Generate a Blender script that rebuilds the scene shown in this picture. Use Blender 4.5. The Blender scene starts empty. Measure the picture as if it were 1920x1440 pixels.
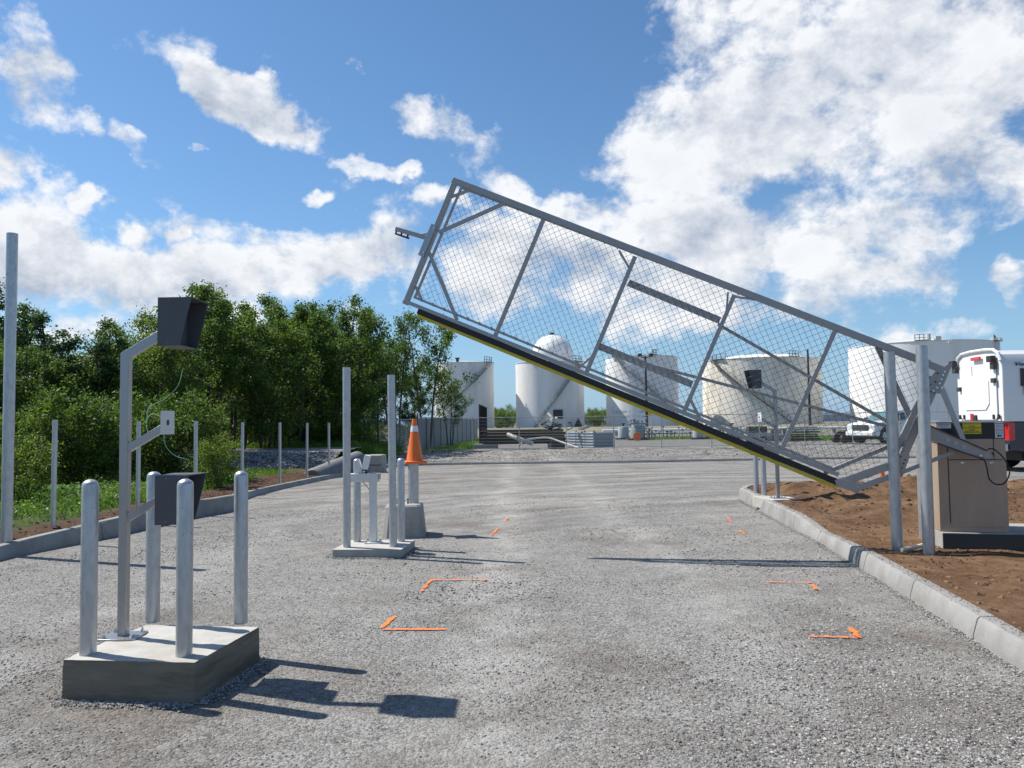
import bpy, math, random
import numpy as np
from mathutils import Vector, Matrix
random.seed(7); np.random.seed(7)
SC = bpy.context.scene
COL = SC.collection
R = math.radians

# ------------------------------------------------------------------ camera
F = 1442.0; W0, H0 = 1920, 1440; EYE = 1.6
PITCH = math.atan(72.0 / F); ROLL = R(0.75)
vR = Vector((1, 0, 0)); vF = Vector((0, math.cos(PITCH), math.sin(PITCH))); vU = Vector((0, -math.sin(PITCH), math.cos(PITCH)))
cX = math.cos(ROLL) * vR - math.sin(ROLL) * vU
cY = math.sin(ROLL) * vR + math.cos(ROLL) * vU
cam_d = bpy.data.cameras.new('camera'); cam = bpy.data.objects.new('camera', cam_d); COL.objects.link(cam)
cam_d.sensor_width = 36; cam_d.lens = 36 * F / W0; cam_d.clip_start = 0.05; cam_d.clip_end = 20000
m = Matrix((cX, cY, -vF)).transposed().to_4x4(); m.translation = Vector((0, 0, EYE)); cam.matrix_world = m
SC.camera = cam
SC.view_settings.view_transform = 'Standard'; SC.view_settings.look = 'None'
SC.view_settings.exposure = 0.38; SC.view_settings.gamma = 1.0; SC.view_settings.use_curve_mapping = False
SC.render.engine = 'CYCLES'

# surveying helpers: a photo pixel gives a direction; these give the world point where it meets a level or an upright plane
def ray(px, py): return cX * ((px - 960) / F) + cY * ((720 - py) / F) + vF
def G(px, py, z=0.0):
    d = ray(px, py); t = (z - EYE) / d.z; return Vector((d.x * t, d.y * t, z))
def AT(px, py, Y):
    d = ray(px, py); t = Y / d.y; return Vector((d.x * t, Y, EYE + d.z * t))
def PXY(px, Y): p = AT(px, 850, Y); return p.x

# ------------------------------------------------------------------ sun + sky
sunv = Vector((-0.715, 0.285, 1.0)).normalized()       # towards the sun
SUN_EL = math.asin(sunv.z); SUN_AZ = math.atan2(sunv.x, sunv.y)   # from +Y towards +X
sd = bpy.data.lights.new('sun', 'SUN'); sd.energy = 5.0; sd.angle = R(0.5); sd.color = (1.0, 0.955, 0.88)
so = bpy.data.objects.new('sun', sd); COL.objects.link(so); so.rotation_euler = (-sunv).to_track_quat('-Z', 'Y').to_euler(); so.location = (0, 0, 60)

wd = bpy.data.worlds.new('World'); SC.world = wd; wd.use_nodes = True
nt = wd.node_tree; nt.nodes.clear(); N = nt.nodes; L = nt.links
def nd(t, **k):
    n = N.new(t)
    for a, b in k.items(): setattr(n, a, b)
    return n
def mth(op, a, b=None, c=None, clamp=False):
    n = nd('ShaderNodeMath', operation=op, use_clamp=clamp)
    for i, v in enumerate((a, b, c)):
        if v is None: continue
        if isinstance(v, (int, float)): n.inputs[i].default_value = v
        else: L.new(v, n.inputs[i])
    return n.outputs[0]
sky = nd('ShaderNodeTexSky', sky_type='NISHITA', sun_disc=False); sky.sun_elevation = SUN_EL; sky.sun_rotation = SUN_AZ
sky.air_density = 1.0; sky.dust_density = 0.35; sky.ozone_density = 1.4; sky.altitude = 0
tc = nd('ShaderNodeTexCoord'); sx = nd('ShaderNodeSeparateXYZ'); L.new(tc.outputs['Generated'], sx.inputs[0])
az = mth('ARCTAN2', sx.outputs[0], sx.outputs[1]); el = mth('ARCSINE', sx.outputs[2])
cmb0 = nd('ShaderNodeCombineXYZ'); L.new(az, cmb0.inputs[0]); L.new(el, cmb0.inputs[1])
wn = nd('ShaderNodeTexNoise'); L.new(tc.outputs['Generated'], wn.inputs['Vector']); wn.inputs['Scale'].default_value = 9; wn.inputs['Detail'].default_value = 5; wn.inputs['Roughness'].default_value = .6
ws = nd('ShaderNodeVectorMath', operation='SUBTRACT'); L.new(wn.outputs['Color'], ws.inputs[0]); ws.inputs[1].default_value = (.5, .5, .5)
wm = nd('ShaderNodeVectorMath', operation='MULTIPLY_ADD'); L.new(ws.outputs[0], wm.inputs[0]); wm.inputs[1].default_value = (.12, .10, 0); L.new(cmb0.outputs[0], wm.inputs[2]); cmb = wm
def azel(px, py):
    d = ray(px, py).normalized(); return math.atan2(d.x, d.y), math.asin(d.z)
# cloud masses: centre, half sizes (photo pixels), tilt, weight
BL = [(50, 165, 125, 100, 0.5, 1.0), (130, 225, 70, 40, .5, .8), (470, 195, 165, 58, 0.42, 1.05), (600, 235, 40, 30, 0, .6),
      (800, 225, 90, 70, .5, .95), (860, 265, 95, 80, .2, .9), (950, 345, 90, 60, .6, .85), (830, 385, 70, 30, 0, .75),
      (1500, 200, 420, 190, -.15, 1.0), (1750, 130, 380, 240, 0, .95), (1250, 250, 170, 120, -.6, .9), (1380, 60, 190, 110, 0, .9),
      (1400, 440, 330, 95, .1, .98), (1640, 500, 230, 75, .1, .9), (1760, 330, 260, 80, -.15, .6),
      (40, 480, 190, 150, .25, 1.05), (210, 510, 200, 80, .1, 1.1), (400, 530, 220, 75, 0, 1.0), (620, 500, 210, 60, 0, .95),
      (760, 480, 120, 60, 0, .9), (20, 300, 100, 60, .3, .9), (1060, 520, 330, 130, .1, .92), (1450, 570, 420, 70, 0, .74), (1250, 440, 60, 30, 0, .4), (700, 320, 90, 22, 0, .62), (145, 368, 38, 28, 0, .75),
      (590, 370, 36, 16, 0, .6), (1900, 520, 60, 60, 0, .9), (1720, 610, 160, 34, 0, .62), (1080, 380, 110, 40, 0, .72),
      (240, 270, 100, 30, .45, .7), (1850, 330, 200, 110, 0, .8), (1650, 420, 260, 90, 0, .8), (1280, 540, 260, 90, .1, .85), (1000, 470, 160, 90, .3, .85), (670, 105, 22, 18, 0, .62), (490, 140, 30, 26, 0, .7), (360, 265, 26, 14, 0, .7), (265, 435, 40, 18, .3, .65), (340, 445, 34, 20, 0, .75), (740, 322, 44, 20, 0, .75), (30, 60, 60, 60, 0, .6), (1180, 420, 120, 60, .2, .8), (1760, 620, 200, 40, 0, .6), (500, 440, 300, 28, 0, .5), (1500, 610, 300, 60, 0, .55), (300, 610, 400, 60, 0, .75)]
acc = None
for (px, py, rx, ry, tl, w) in BL:
    a, e = azel(px, py)
    a2, e2 = azel(px + 10, py); a3, e3 = azel(px, py - 10)
    kx = math.hypot(a2 - a, e2 - e) / 10; ky = math.hypot(a3 - a, e3 - e) / 10
    mp = nd('ShaderNodeMapping', vector_type='TEXTURE'); L.new(cmb.outputs[0], mp.inputs[0])
    mp.inputs['Location'].default_value = (a, e, 0); mp.inputs['Rotation'].default_value = (0, 0, -tl); mp.inputs['Scale'].default_value = (rx * kx * 1.25, ry * ky * 1.25, 1)
    ln = nd('ShaderNodeVectorMath', operation='LENGTH'); L.new(mp.outputs[0], ln.inputs[0])
    mr = nd('ShaderNodeMapRange', interpolation_type='SMOOTHSTEP'); L.new(ln.outputs['Value'], mr.inputs[0])
    mr.inputs[1].default_value = 1.15; mr.inputs[2].default_value = 0.25; mr.inputs[3].default_value = 0; mr.inputs[4].default_value = w
    acc = mr.outputs[0] if acc is None else mth('SMOOTH_MAX', acc, mr.outputs[0], 0.12)
# round the rest of the sky the same broken cloud goes on
mp = nd('ShaderNodeMapping', vector_type='TEXTURE'); L.new(cmb.outputs[0], mp.inputs[0]); mp.inputs['Location'].default_value = (0, .22, 0); mp.inputs['Scale'].default_value = (.72, .5, 1)
ln = nd('ShaderNodeVectorMath', operation='LENGTH'); L.new(mp.outputs[0], ln.inputs[0])
mr = nd('ShaderNodeMapRange', interpolation_type='SMOOTHSTEP'); L.new(ln.outputs['Value'], mr.inputs[0]); mr.inputs[1].default_value = .9; mr.inputs[2].default_value = 1.5
mr.inputs[3].default_value = 0; mr.inputs[4].default_value = 1
nl = nd('ShaderNodeTexNoise'); L.new(tc.outputs['Generated'], nl.inputs['Vector']); nl.inputs['Scale'].default_value = 2.2; nl.inputs['Detail'].default_value = 2
rest = mth('MULTIPLY', mth('MULTIPLY', mth('SUBTRACT', nl.outputs[0], .47, clamp=True), 2.8), mr.outputs[0])
acc = mth('MAXIMUM', acc, rest)
def cloud_noise(off):
    mp = nd('ShaderNodeMapping'); L.new(tc.outputs['Generated'], mp.inputs[0]); mp.inputs['Location'].default_value = off; mp.inputs['Scale'].default_value = (1, 1, 1.35)
    n1 = nd('ShaderNodeTexNoise'); L.new(mp.outputs[0], n1.inputs['Vector']); n1.inputs['Scale'].default_value = 8.0; n1.inputs['Detail'].default_value = 13
    n1.inputs['Roughness'].default_value = .60; n1.inputs['Distortion'].default_value = .12; n1.inputs['Lacunarity'].default_value = 2.15
    return n1.outputs[0]
n0 = cloud_noise((0, 0, 0)); n1_ = cloud_noise((-0.02, 0.008, 0.055))
D = mth('ADD', acc, mth('MULTIPLY', mth('SUBTRACT', n0, .5), 2.7))
mr = nd('ShaderNodeMapRange', interpolation_type='SMOOTHSTEP'); L.new(D, mr.inputs[0]); mr.inputs[1].default_value = .42; mr.inputs[2].default_value = .94
alpha = mth('POWER', mr.outputs[0], .85)
# lit side of each billow is bright, the side away from the sun and thick cloud are grey
rel = mth('ADD', mth('MULTIPLY', mth('SUBTRACT', n0, n1_), 3.6), .74, clamp=True)
thick = nd('ShaderNodeMapRange'); L.new(D, thick.inputs[0]); thick.inputs[1].default_value = .9; thick.inputs[2].default_value = 1.9; thick.inputs[3].default_value = 0; thick.inputs[4].default_value = .32
lit = mth('SUBTRACT', rel, thick.outputs[0], clamp=True)
cm = nd('ShaderNodeMix', data_type='RGBA'); L.new(lit, cm.inputs['Factor'])
SKY = 0.083
cm.inputs['A'].default_value = (.33 / SKY, .385 / SKY, .48 / SKY, 1); cm.inputs['B'].default_value = (.73 / SKY, .745 / SKY, .77 / SKY, 1)
# clear sky, a little deeper blue than the model gives
tint = nd('ShaderNodeMix', data_type='RGBA', blend_type='MULTIPLY'); tint.inputs['Factor'].default_value = 1; L.new(sky.outputs[0], tint.inputs['A']); tint.inputs['B'].default_value = (.74, 1.02, 1.22, 1)
# pale blue band of moist air along the whole horizon
hz = mth('MULTIPLY', mth('EXPONENT', mth('MULTIPLY', mth('MAXIMUM', el, 0.0), -9.0)), .85)
hm = nd('ShaderNodeMix', data_type='RGBA'); L.new(hz, hm.inputs['Factor']); L.new(tint.outputs['Result'], hm.inputs['A']); hm.inputs['B'].default_value = (.25 / SKY, .385 / SKY, .58 / SKY, 1)
mx = nd('ShaderNodeMix', data_type='RGBA'); L.new(alpha, mx.inputs['Factor']); L.new(hm.outputs['Result'], mx.inputs['A']); L.new(cm.outputs['Result'], mx.inputs['B'])
bg = nd('ShaderNodeBackground'); L.new(mx.outputs['Result'], bg.inputs[0]); bg.inputs[1].default_value = SKY
wo = nd('ShaderNodeOutputWorld'); L.new(bg.outputs[0], wo.inputs[0])

# ------------------------------------------------------------------ mesh helpers
class MB:
    def __init__(s): s.v = []; s.f = []; s.m = []; s.cur = 0
    def add(s, vs, fs):
        b = len(s.v); s.v += [tuple(v) for v in vs]; s.f += [tuple(i + b for i in f) for f in fs]; s.m += [s.cur] * len(fs); return s
    def box(s, c, sz, rz=0, M=None):
        hx, hy, hz = sz[0] / 2, sz[1] / 2, sz[2] / 2
        T = Matrix.Translation(Vector(c)) @ (M.to_4x4() if M is not None else Matrix.Rotation(rz, 4, 'Z'))
        vs = [T @ Vector((x * hx, y * hy, z * hz)) for x in (-1, 1) for y in (-1, 1) for z in (-1, 1)]
        return s.add(vs, [(0, 1, 3, 2), (4, 6, 7, 5), (0, 4, 5, 1), (2, 3, 7, 6), (0, 2, 6, 4), (1, 5, 7, 3)])
    def bx(s, x0, x1, y0, y1, z0, z1): return s.box(((x0 + x1) / 2, (y0 + y1) / 2, (z0 + z1) / 2), (abs(x1 - x0), abs(y1 - y0), abs(z1 - z0)))
    def beam(s, a, b, w, h, up=(0, 0, 1)):      # rectangular bar a-b; h measured along "up", w across
        a = Vector(a); b = Vector(b); d = (b - a); l = d.length; d.normalize(); up = Vector(up)
        x = d.cross(up)
        if x.length < 1e-4: x = d.cross(Vector((0, 1, 0)))
        x.normalize(); u = x.cross(d).normalized()
        M = Matrix((x, d, u)).transposed()
        return s.box((a + b) / 2, (w, l, h), M=M)
    def ring(s, c, d, r, n, ph=0):
        d = Vector(d).normalized(); x = d.cross(Vector((0, 0, 1)))
        if x.length < 1e-3: x = Vector((1, 0, 0))
        x.normalize(); y = d.cross(x)
        return [Vector(c) + (x * math.cos(ph + 2 * math.pi * i / n) + y * math.sin(ph + 2 * math.pi * i / n)) * r for i in range(n)]
    def cyl(s, a, b, r0, r1=None, n=20, caps=True):
        r1 = r0 if r1 is None else r1; a = Vector(a); b = Vector(b); d = b - a
        vs = s.ring(a, d, r0, n) + s.ring(b, d, r1, n)
        fs = [(i, (i + 1) % n, n + (i + 1) % n, n + i) for i in range(n)]
        if caps: fs += [tuple(range(n))[::-1], tuple(range(n, 2 * n))]
        return s.add(vs, fs)
    def tube(s, pts, r, n=8, r1=None):
        pts = [Vector(p) for p in pts]; k = len(pts); vs = []; fs = []
        for i, p in enumerate(pts):
            d = pts[min(i + 1, k - 1)] - pts[max(i - 1, 0)]
            rr = r if r1 is None else r + (r1 - r) * i / (k - 1)
            vs += s.ring(p, d, rr, n)
        for i in range(k - 1):
            for j in range(n): fs.append((i * n + j, i * n + (j + 1) % n, (i + 1) * n + (j + 1) % n, (i + 1) * n + j))
        fs += [tuple(range(n))[::-1], tuple(range((k - 1) * n, k * n))]
        return s.add(vs, fs)
    def lathe(s, prof, c=(0, 0, 0), n=24, ax='Z'):
        vs = []; fs = []; k = len(prof)
        for (r, z) in prof:
            for j in range(n):
                a = 2 * math.pi * j / n; p = (r * math.cos(a), r * math.sin(a), z)
                if ax == 'Y': p = (p[0], p[2], p[1])
                if ax == 'X': p = (p[2], p[0], p[1])
                vs.append((p[0] + c[0], p[1] + c[1], p[2] + c[2]))
        for i in range(k - 1):
            for j in range(n): fs.append((i * n + j, i * n + (j + 1) % n, (i + 1) * n + (j + 1) % n, (i + 1) * n + j))
        return s.add(vs, fs)
    def prism(s, poly, y0, y1, ax='Y'):     # polygon in (x,z), thick in y  (or ax='Z': polygon in (x,y), thick in z)
        n = len(poly)
        if ax == 'Y': vs = [(p[0], y0, p[1]) for p in poly] + [(p[0], y1, p[1]) for p in poly]
        elif ax == 'X': vs = [(y0, p[0], p[1]) for p in poly] + [(y1, p[0], p[1]) for p in poly]
        else: vs = [(p[0], p[1], y0) for p in poly] + [(p[0], p[1], y1) for p in poly]
        return s.add(vs, [tuple(range(n)), tuple(range(n, 2 * n))[::-1]] + [(i, n + i, n + (i + 1) % n, (i + 1) % n) for i in range(n)])
    def build(s, name, mats, parent=None, bevel=0, smooth=True, **tags):
        me = bpy.data.meshes.new(name); me.from_pydata(s.v, [], s.f)
        mats = mats if isinstance(mats, (list, tuple)) else [mats]
        for m_ in mats: me.materials.append(m_)
        if len(mats) > 1: me.polygons.foreach_set('material_index', s.m)
        bmn = __import__('bmesh').new(); bmn.from_mesh(me); __import__('bmesh').ops.recalc_face_normals(bmn, faces=bmn.faces[:]); bmn.to_mesh(me); bmn.free()
        if smooth:
            me.polygons.foreach_set('use_smooth', [True] * len(me.polygons)); me.set_sharp_from_angle(angle=R(32))
        me.update()
        o = bpy.data.objects.new(name, me); COL.objects.link(o)
        if parent: o.parent = parent
        if bevel:
            b = o.modifiers.new('bevel', 'BEVEL'); b.width = bevel; b.segments = 2; b.limit_method = 'ANGLE'; b.angle_limit = R(35); b.harden_normals = False
        for k, v in tags.items(): o[k] = v
        return o
def npmesh(name, verts, faces, mat, parent=None, smooth=False, **tags):
    """verts (n,3), faces (m,3|4) arrays"""
    me = bpy.data.meshes.new(name); verts = np.asarray(verts, dtype=np.float32); faces = np.asarray(faces, dtype=np.int32)
    k = faces.shape[1]; me.vertices.add(len(verts)); me.vertices.foreach_set('co', verts.ravel())
    me.loops.add(faces.size); me.loops.foreach_set('vertex_index', faces.ravel())
    me.polygons.add(len(faces)); me.polygons.foreach_set('loop_start', np.arange(0, faces.size, k, dtype=np.int32))
    me.polygons.foreach_set('use_smooth', np.full(len(faces), smooth)); me.update(calc_edges=True); me.materials.append(mat)
    o = bpy.data.objects.new(name, me); COL.objects.link(o)
    if parent: o.parent = parent
    for kk, v in tags.items(): o[kk] = v
    return o
def thing(name, label, cat, loc=(0, 0, 0), rz=0, group=None):
    o = bpy.data.objects.new(name, None); COL.objects.link(o); o.empty_display_size = .2
    o.location = loc; o.rotation_euler = (0, 0, rz); o['label'] = label; o['category'] = cat
    if group: o['group'] = group
    return o
def tag(o, label, cat, group=None):
    o['label'] = label; o['category'] = cat
    if group: o['group'] = group
    return o
KIDS = {}
def dup(root, loc, rz=0, label=None, scale=None):
    r = root.copy(); COL.objects.link(r); r.location = loc; r.rotation_euler = (0, 0, rz)
    if label: r['label'] = label
    if scale: r.scale = scale
    for ch in list(root.children):
        c = ch.copy(); COL.objects.link(c); c.parent = r
        for g in list(ch.children):
            d = g.copy(); COL.objects.link(d); d.parent = c
    return r
def textmesh(name, s, size, mat, parent, M, extrude=.0008, bold=0, shear=0, align='CENTER', sx=1):
    cu = bpy.data.curves.new(name, 'FONT'); cu.body = s; cu.size = size; cu.extrude = extrude; cu.align_x = align; cu.align_y = 'CENTER'; cu.offset = bold; cu.shear = shear; cu.resolution_u = 2
    o = bpy.data.objects.new(name, cu); COL.objects.link(o)
    dg = bpy.context.evaluated_depsgraph_get(); me = bpy.data.meshes.new_from_object(o.evaluated_get(dg)); bpy.data.objects.remove(o)
    me.transform(M @ Matrix.Diagonal((sx, 1, 1, 1))); me.materials.clear(); me.materials.append(mat)
    o = bpy.data.objects.new(name, me); COL.objects.link(o); o.parent = parent
    return o

# ------------------------------------------------------------------ materials
def mat(name, col, rough=.6, metal=0.0, var=0.0, vscale=8.0, bump=0.0, bscale=60.0, stretch=(1, 1, 1), col2=None, c2scale=3.0, c2amt=.5, spec=.5, coat=0, coord='Object', c2lo=.45, c2hi=.62, rvar=0.0, specks=0.0):
    m_ = bpy.data.materials.new(name); m_.use_nodes = True; t = m_.node_tree; n = t.nodes; l = t.links; b = n['Principled BSDF']
    b.inputs['Base Color'].default_value = (*col, 1); b.inputs['Roughness'].default_value = rough; b.inputs['Metallic'].default_value = metal
    b.inputs['Specular IOR Level'].default_value = spec
    if coat: b.inputs['Coat Weight'].default_value = coat; b.inputs['Coat Roughness'].default_value = .08
    cur = None
    if var or col2 or bump or rvar:
        tc = n.new('ShaderNodeTexCoord'); mp = n.new('ShaderNodeMapping'); mp.inputs['Scale'].default_value = stretch; l.new(tc.outputs[coord], mp.inputs[0])
    if col2:
        a = n.new('ShaderNodeTexNoise'); a.inputs['Scale'].default_value = c2scale; a.inputs['Detail'].default_value = 8; a.inputs['Roughness'].default_value = .65; l.new(mp.outputs[0], a.inputs[0])
        r = n.new('ShaderNodeMapRange'); l.new(a.outputs[0], r.inputs[0]); r.inputs[1].default_value = c2lo; r.inputs[2].default_value = c2hi; r.inputs[4].default_value = c2amt
        x = n.new('ShaderNodeMix'); x.data_type = 'RGBA'; l.new(r.outputs[0], x.inputs['Factor']); x.inputs['A'].default_value = (*col, 1); x.inputs['B'].default_value = (*col2, 1); cur = x.outputs['Result']
    if var:
        a = n.new('ShaderNodeTexNoise'); a.inputs['Scale'].default_value = vscale; a.inputs['Detail'].default_value = 6; a.inputs['Roughness'].default_value = .7; l.new(mp.outputs[0], a.inputs[0])
        r = n.new('ShaderNodeMapRange'); l.new(a.outputs[0], r.inputs[0]); r.inputs[1].default_value = .3; r.inputs[2].default_value = .7; r.inputs[3].default_value = 1 - var; r.inputs[4].default_value = 1 + var
        x = n.new('ShaderNodeVectorMath'); x.operation = 'SCALE'; l.new(r.outputs[0], x.inputs['Scale'])
        if cur: l.new(cur, x.inputs[0])
        else: x.inputs[0].default_value = col
        cur = x.outputs[0]
        if rvar:
            r2 = n.new('ShaderNodeMapRange'); l.new(a.outputs[0], r2.inputs[0]); r2.inputs[1].default_value = .3; r2.inputs[2].default_value = .7; r2.inputs[3].default_value = rough - rvar; r2.inputs[4].default_value = rough + rvar; l.new(r2.outputs[0], b.inputs['Roughness'])
    if specks:     # scuffs and drips
        mp2 = n.new('ShaderNodeMapping'); mp2.inputs['Scale'].default_value = (1, 1, .35); l.new(tc.outputs[coord], mp2.inputs[0])
        a = n.new('ShaderNodeTexNoise'); a.inputs['Scale'].default_value = 38; a.inputs['Detail'].default_value = 5; a.inputs['Roughness'].default_value = .7; l.new(mp2.outputs[0], a.inputs[0])
        r = n.new('ShaderNodeMapRange'); l.new(a.outputs[0], r.inputs[0]); r.inputs[1].default_value = .645; r.inputs[2].default_value = .70; r.inputs[4].default_value = specks
        x = n.new('ShaderNodeMix'); x.data_type = 'RGBA'; l.new(r.outputs[0], x.inputs['Factor']); l.new(cur, x.inputs['A']); x.inputs['B'].default_value = (.05, .05, .05, 1); cur = x.outputs['Result']
    if cur: l.new(cur, b.inputs['Base Color'])
    if bump:
        a = n.new('ShaderNodeTexNoise'); a.inputs['Scale'].default_value = bscale; a.inputs['Detail'].default_value = 6; l.new(mp.outputs[0], a.inputs[0])
        u = n.new('ShaderNodeBump'); u.inputs['Strength'].default_value = bump; u.inputs['Distance'].default_value = .01; l.new(a.outputs[0], u.inputs['Height']); l.new(u.outputs[0], b.inputs['Normal'])
    return m_
M = {}
M['galv'] = mat('galvanised_steel', (.50, .51, .52), .38, .66, var=.10, vscale=60, stretch=(1, 1, .4), col2=(.34, .355, .37), c2scale=30, c2amt=.6, specks=.7, rvar=.12, bump=.08, bscale=90)
M['galv_far'] = mat('galvanised_steel_dull', (.36, .375, .385), .5, .4, var=.15, vscale=12)
M['alu'] = mat('mill_aluminium', (.34, .328, .32), .42, .38, specks=.4, var=.10, vscale=14, bump=.04, bscale=120, rvar=.1)
M['alu_bright'] = mat('brushed_aluminium', (.36, .365, .38), .34, .75, var=.05, vscale=30, rvar=.06)
M['wire'] = mat('galvanised_wire', (.10, .10, .105), .5, .4)
M['stain'] = mat('brushed_stainless', (.42, .32, .24), .45, .3, var=.10, vscale=5, stretch=(1, 1, .25), bump=.05, bscale=220, rvar=.08)
M['blackp'] = mat('black_panel', (.012, .012, .014), .35)
M['rubber'] = mat('black_rubber', (.014, .014, .015), .6)
M['tyre'] = mat('tyre_rubber', (.022, .022, .023), .8, var=.2, vscale=20)
M['yellow'] = mat('yellow_edge', (.52, .40, .02), .5, var=.12, vscale=10)
M['ylabel'] = mat('yellow_label', (.72, .56, .02), .5)
M['wlabel'] = mat('white_label', (.72, .73, .75), .5)
M['rlabel'] = mat('red_print', (.45, .03, .02), .5)
M['ink'] = mat('black_print', (.03, .03, .03), .6)
M['dgrey'] = mat('dark_grey_powder_coat', (.075, .08, .092), .52, 0, var=.08, vscale=40, bump=.05, bscale=400)
M['conc'] = mat('cast_concrete', (.36, .35, .325), .9, 0, var=.12, vscale=5, col2=(.24, .225, .20), c2scale=2.3, c2amt=.7, bump=.35, bscale=35, spec=.2)
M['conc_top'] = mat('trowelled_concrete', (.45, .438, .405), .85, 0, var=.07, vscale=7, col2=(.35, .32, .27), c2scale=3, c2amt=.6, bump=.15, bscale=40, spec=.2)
M['conc_form'] = mat('form_marked_concrete', (.19, .17, .135), .9, 0, var=.16, vscale=6, stretch=(.6, .6, 3.5), col2=(.095, .082, .06), c2scale=2.0, c2amt=.75, bump=.4, bscale=26, spec=.2)  # form stains, darkened further to carry the shade on the sides
M['kerb'] = mat('kerb_concrete', (.29, .283, .27), .9, 0, var=.10, vscale=4, col2=(.20, .193, .18), c2scale=1.6, c2amt=.7, bump=.3, bscale=45, spec=.2)
M['orange'] = mat('cone_orange', (.80, .16, .02), .45, var=.08, vscale=9, col2=(.45, .10, .03), c2scale=7, c2amt=.35, c2lo=.55, c2hi=.7)
M['cream'] = mat('white_painted_metal', (.62, .62, .61), .45, var=.05)
M['tank'] = mat('tank_white_paint', (.80, .795, .775), .55, 0, var=.05, vscale=.5, stretch=(1, 1, .25), col2=(.55, .50, .43), c2scale=.5, c2amt=.55, coord='Object', c2lo=.5, c2hi=.7)
M['tank_dirty'] = mat('tank_stained_paint', (.77, .755, .72), .6, 0, var=.06, vscale=.6, stretch=(1, 1, .2), col2=(.52, .48, .42), c2scale=.35, c2amt=.45, c2lo=.5, c2hi=.68)
M['tank_cream'] = mat('tank_cream_paint', (.76, .715, .62), .6, 0, var=.07, vscale=.6, stretch=(1, 1, .18), col2=(.42, .34, .25), c2scale=.4, c2amt=.6, c2lo=.5, c2hi=.66)
M['dark_steel'] = mat('dark_steel', (.06, .058, .055), .6, .3)
M['rust'] = mat('rusted_steel', (.035, .024, .019), .85, 0, var=.3, vscale=3, col2=(.09, .04, .02), c2scale=2, c2amt=.5)
M['timber'] = mat('old_timber', (.05, .042, .035), .9, 0, var=.35, vscale=4, stretch=(.3, 3, 3))
M['wpipe'] = mat('white_plastic_pipe', (.62, .58, .50), .5, var=.08, vscale=4)
M['membrane'] = mat('grey_membrane', (.17, .17, .175), .7, 0, var=.2, vscale=6)
M['white_paint'] = mat('white_car_paint', (.76, .76, .75), .28, 0, coat=.6, var=.02)
M['navy'] = mat('navy_car_paint', (.006, .012, .045), .25, 0, coat=1)
M['glass'] = mat('dark_window_glass', (.02, .03, .035), .08, 0, spec=.9)
M['tgreen_glass'] = mat('windscreen_glass', (.10, .20, .20), .08, 0, spec=.9)
M['chrome'] = mat('chrome', (.6, .6, .62), .18, 1)
M['redlamp'] = mat('red_lamp_lens', (.55, .01, .01), .12, 0, spec=.9, coat=.6)
M['clearlamp'] = mat('clear_lamp_lens', (.7, .72, .74), .1, 0, spec=.9)
M['blue_steel'] = mat('blue_grey_steel', (.26, .31, .37), .45, .35, var=.12, vscale=3)
M['greenwire'] = mat('green_wire_insulation', (.25, .55, .40), .5)
M['slat'] = mat('fence_slat_grey', (.24, .27, .27), .6, 0, var=.12, vscale=3)
M['bark'] = mat('bark', (.075, .06, .048), .9, 0, var=.3, vscale=12, bump=.4, bscale=30)
M['forest'] = mat('haze_blue_wooded_hills', (.10, .17, .24), 1, 0, var=.2, vscale=.01, spec=0)  # blue of the distant air painted into the hill colour
M['hut'] = mat('pale_site_building', (.33, .36, .38), .8)

def leafmat(name, c1, c2, tr=.45):
    m_ = bpy.data.materials.new(name); m_.use_nodes = True; t = m_.node_tree; n = t.nodes; l = t.links; n.remove(n['Principled BSDF'])
    out = n['Material Output']; g = n.new('ShaderNodeNewGeometry'); cr = n.new('ShaderNodeMix'); cr.data_type = 'RGBA'
    l.new(g.outputs['Random Per Island'], cr.inputs['Factor']); cr.inputs['A'].default_value = (*c1, 1); cr.inputs['B'].default_value = (*c2, 1)
    p = n.new('ShaderNodeBsdfPrincipled'); p.inputs['Roughness'].default_value = .5; p.inputs['Specular IOR Level'].default_value = .3; l.new(cr.outputs['Result'], p.inputs['Base Color'])
    tb = n.new('ShaderNodeBsdfTranslucent'); x = n.new('ShaderNodeMix'); x.data_type = 'RGBA'; x.blend_type = 'MULTIPLY'; x.inputs['Factor'].default_value = 1
    l.new(cr.outputs['Result'], x.inputs['A']); x.inputs['B'].default_value = (1.5, 1.5, .7, 1); l.new(x.outputs['Result'], tb.inputs[0])
    ms = n.new('ShaderNodeMixShader'); ms.inputs[0].default_value = tr; l.new(p.outputs[0], ms.inputs[1]); l.new(tb.outputs[0], ms.inputs[2]); l.new(ms.outputs[0], out.inputs[0])
    return m_
M['leaf_dark'] = leafmat('alder_leaf', (.040, .082, .021), (.115, .185, .042), .45)
M['leaf_mid'] = leafmat('willow_leaf', (.048, .095, .023), (.15, .215, .045), .47)
M['leaf_blue'] = leafmat('poplar_leaf', (.038, .08, .040), (.09, .15, .06), .4)
M['leaf_bright'] = leafmat('young_shrub_leaf', (.045, .095, .018), (.17, .23, .04), .48)
M['grass'] = leafmat('grass_blade', (.06, .14, .02), (.17, .28, .045), .48)
M['weed'] = leafmat('weed_leaf', (.05, .12, .025), (.13, .22, .05), .45)

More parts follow.
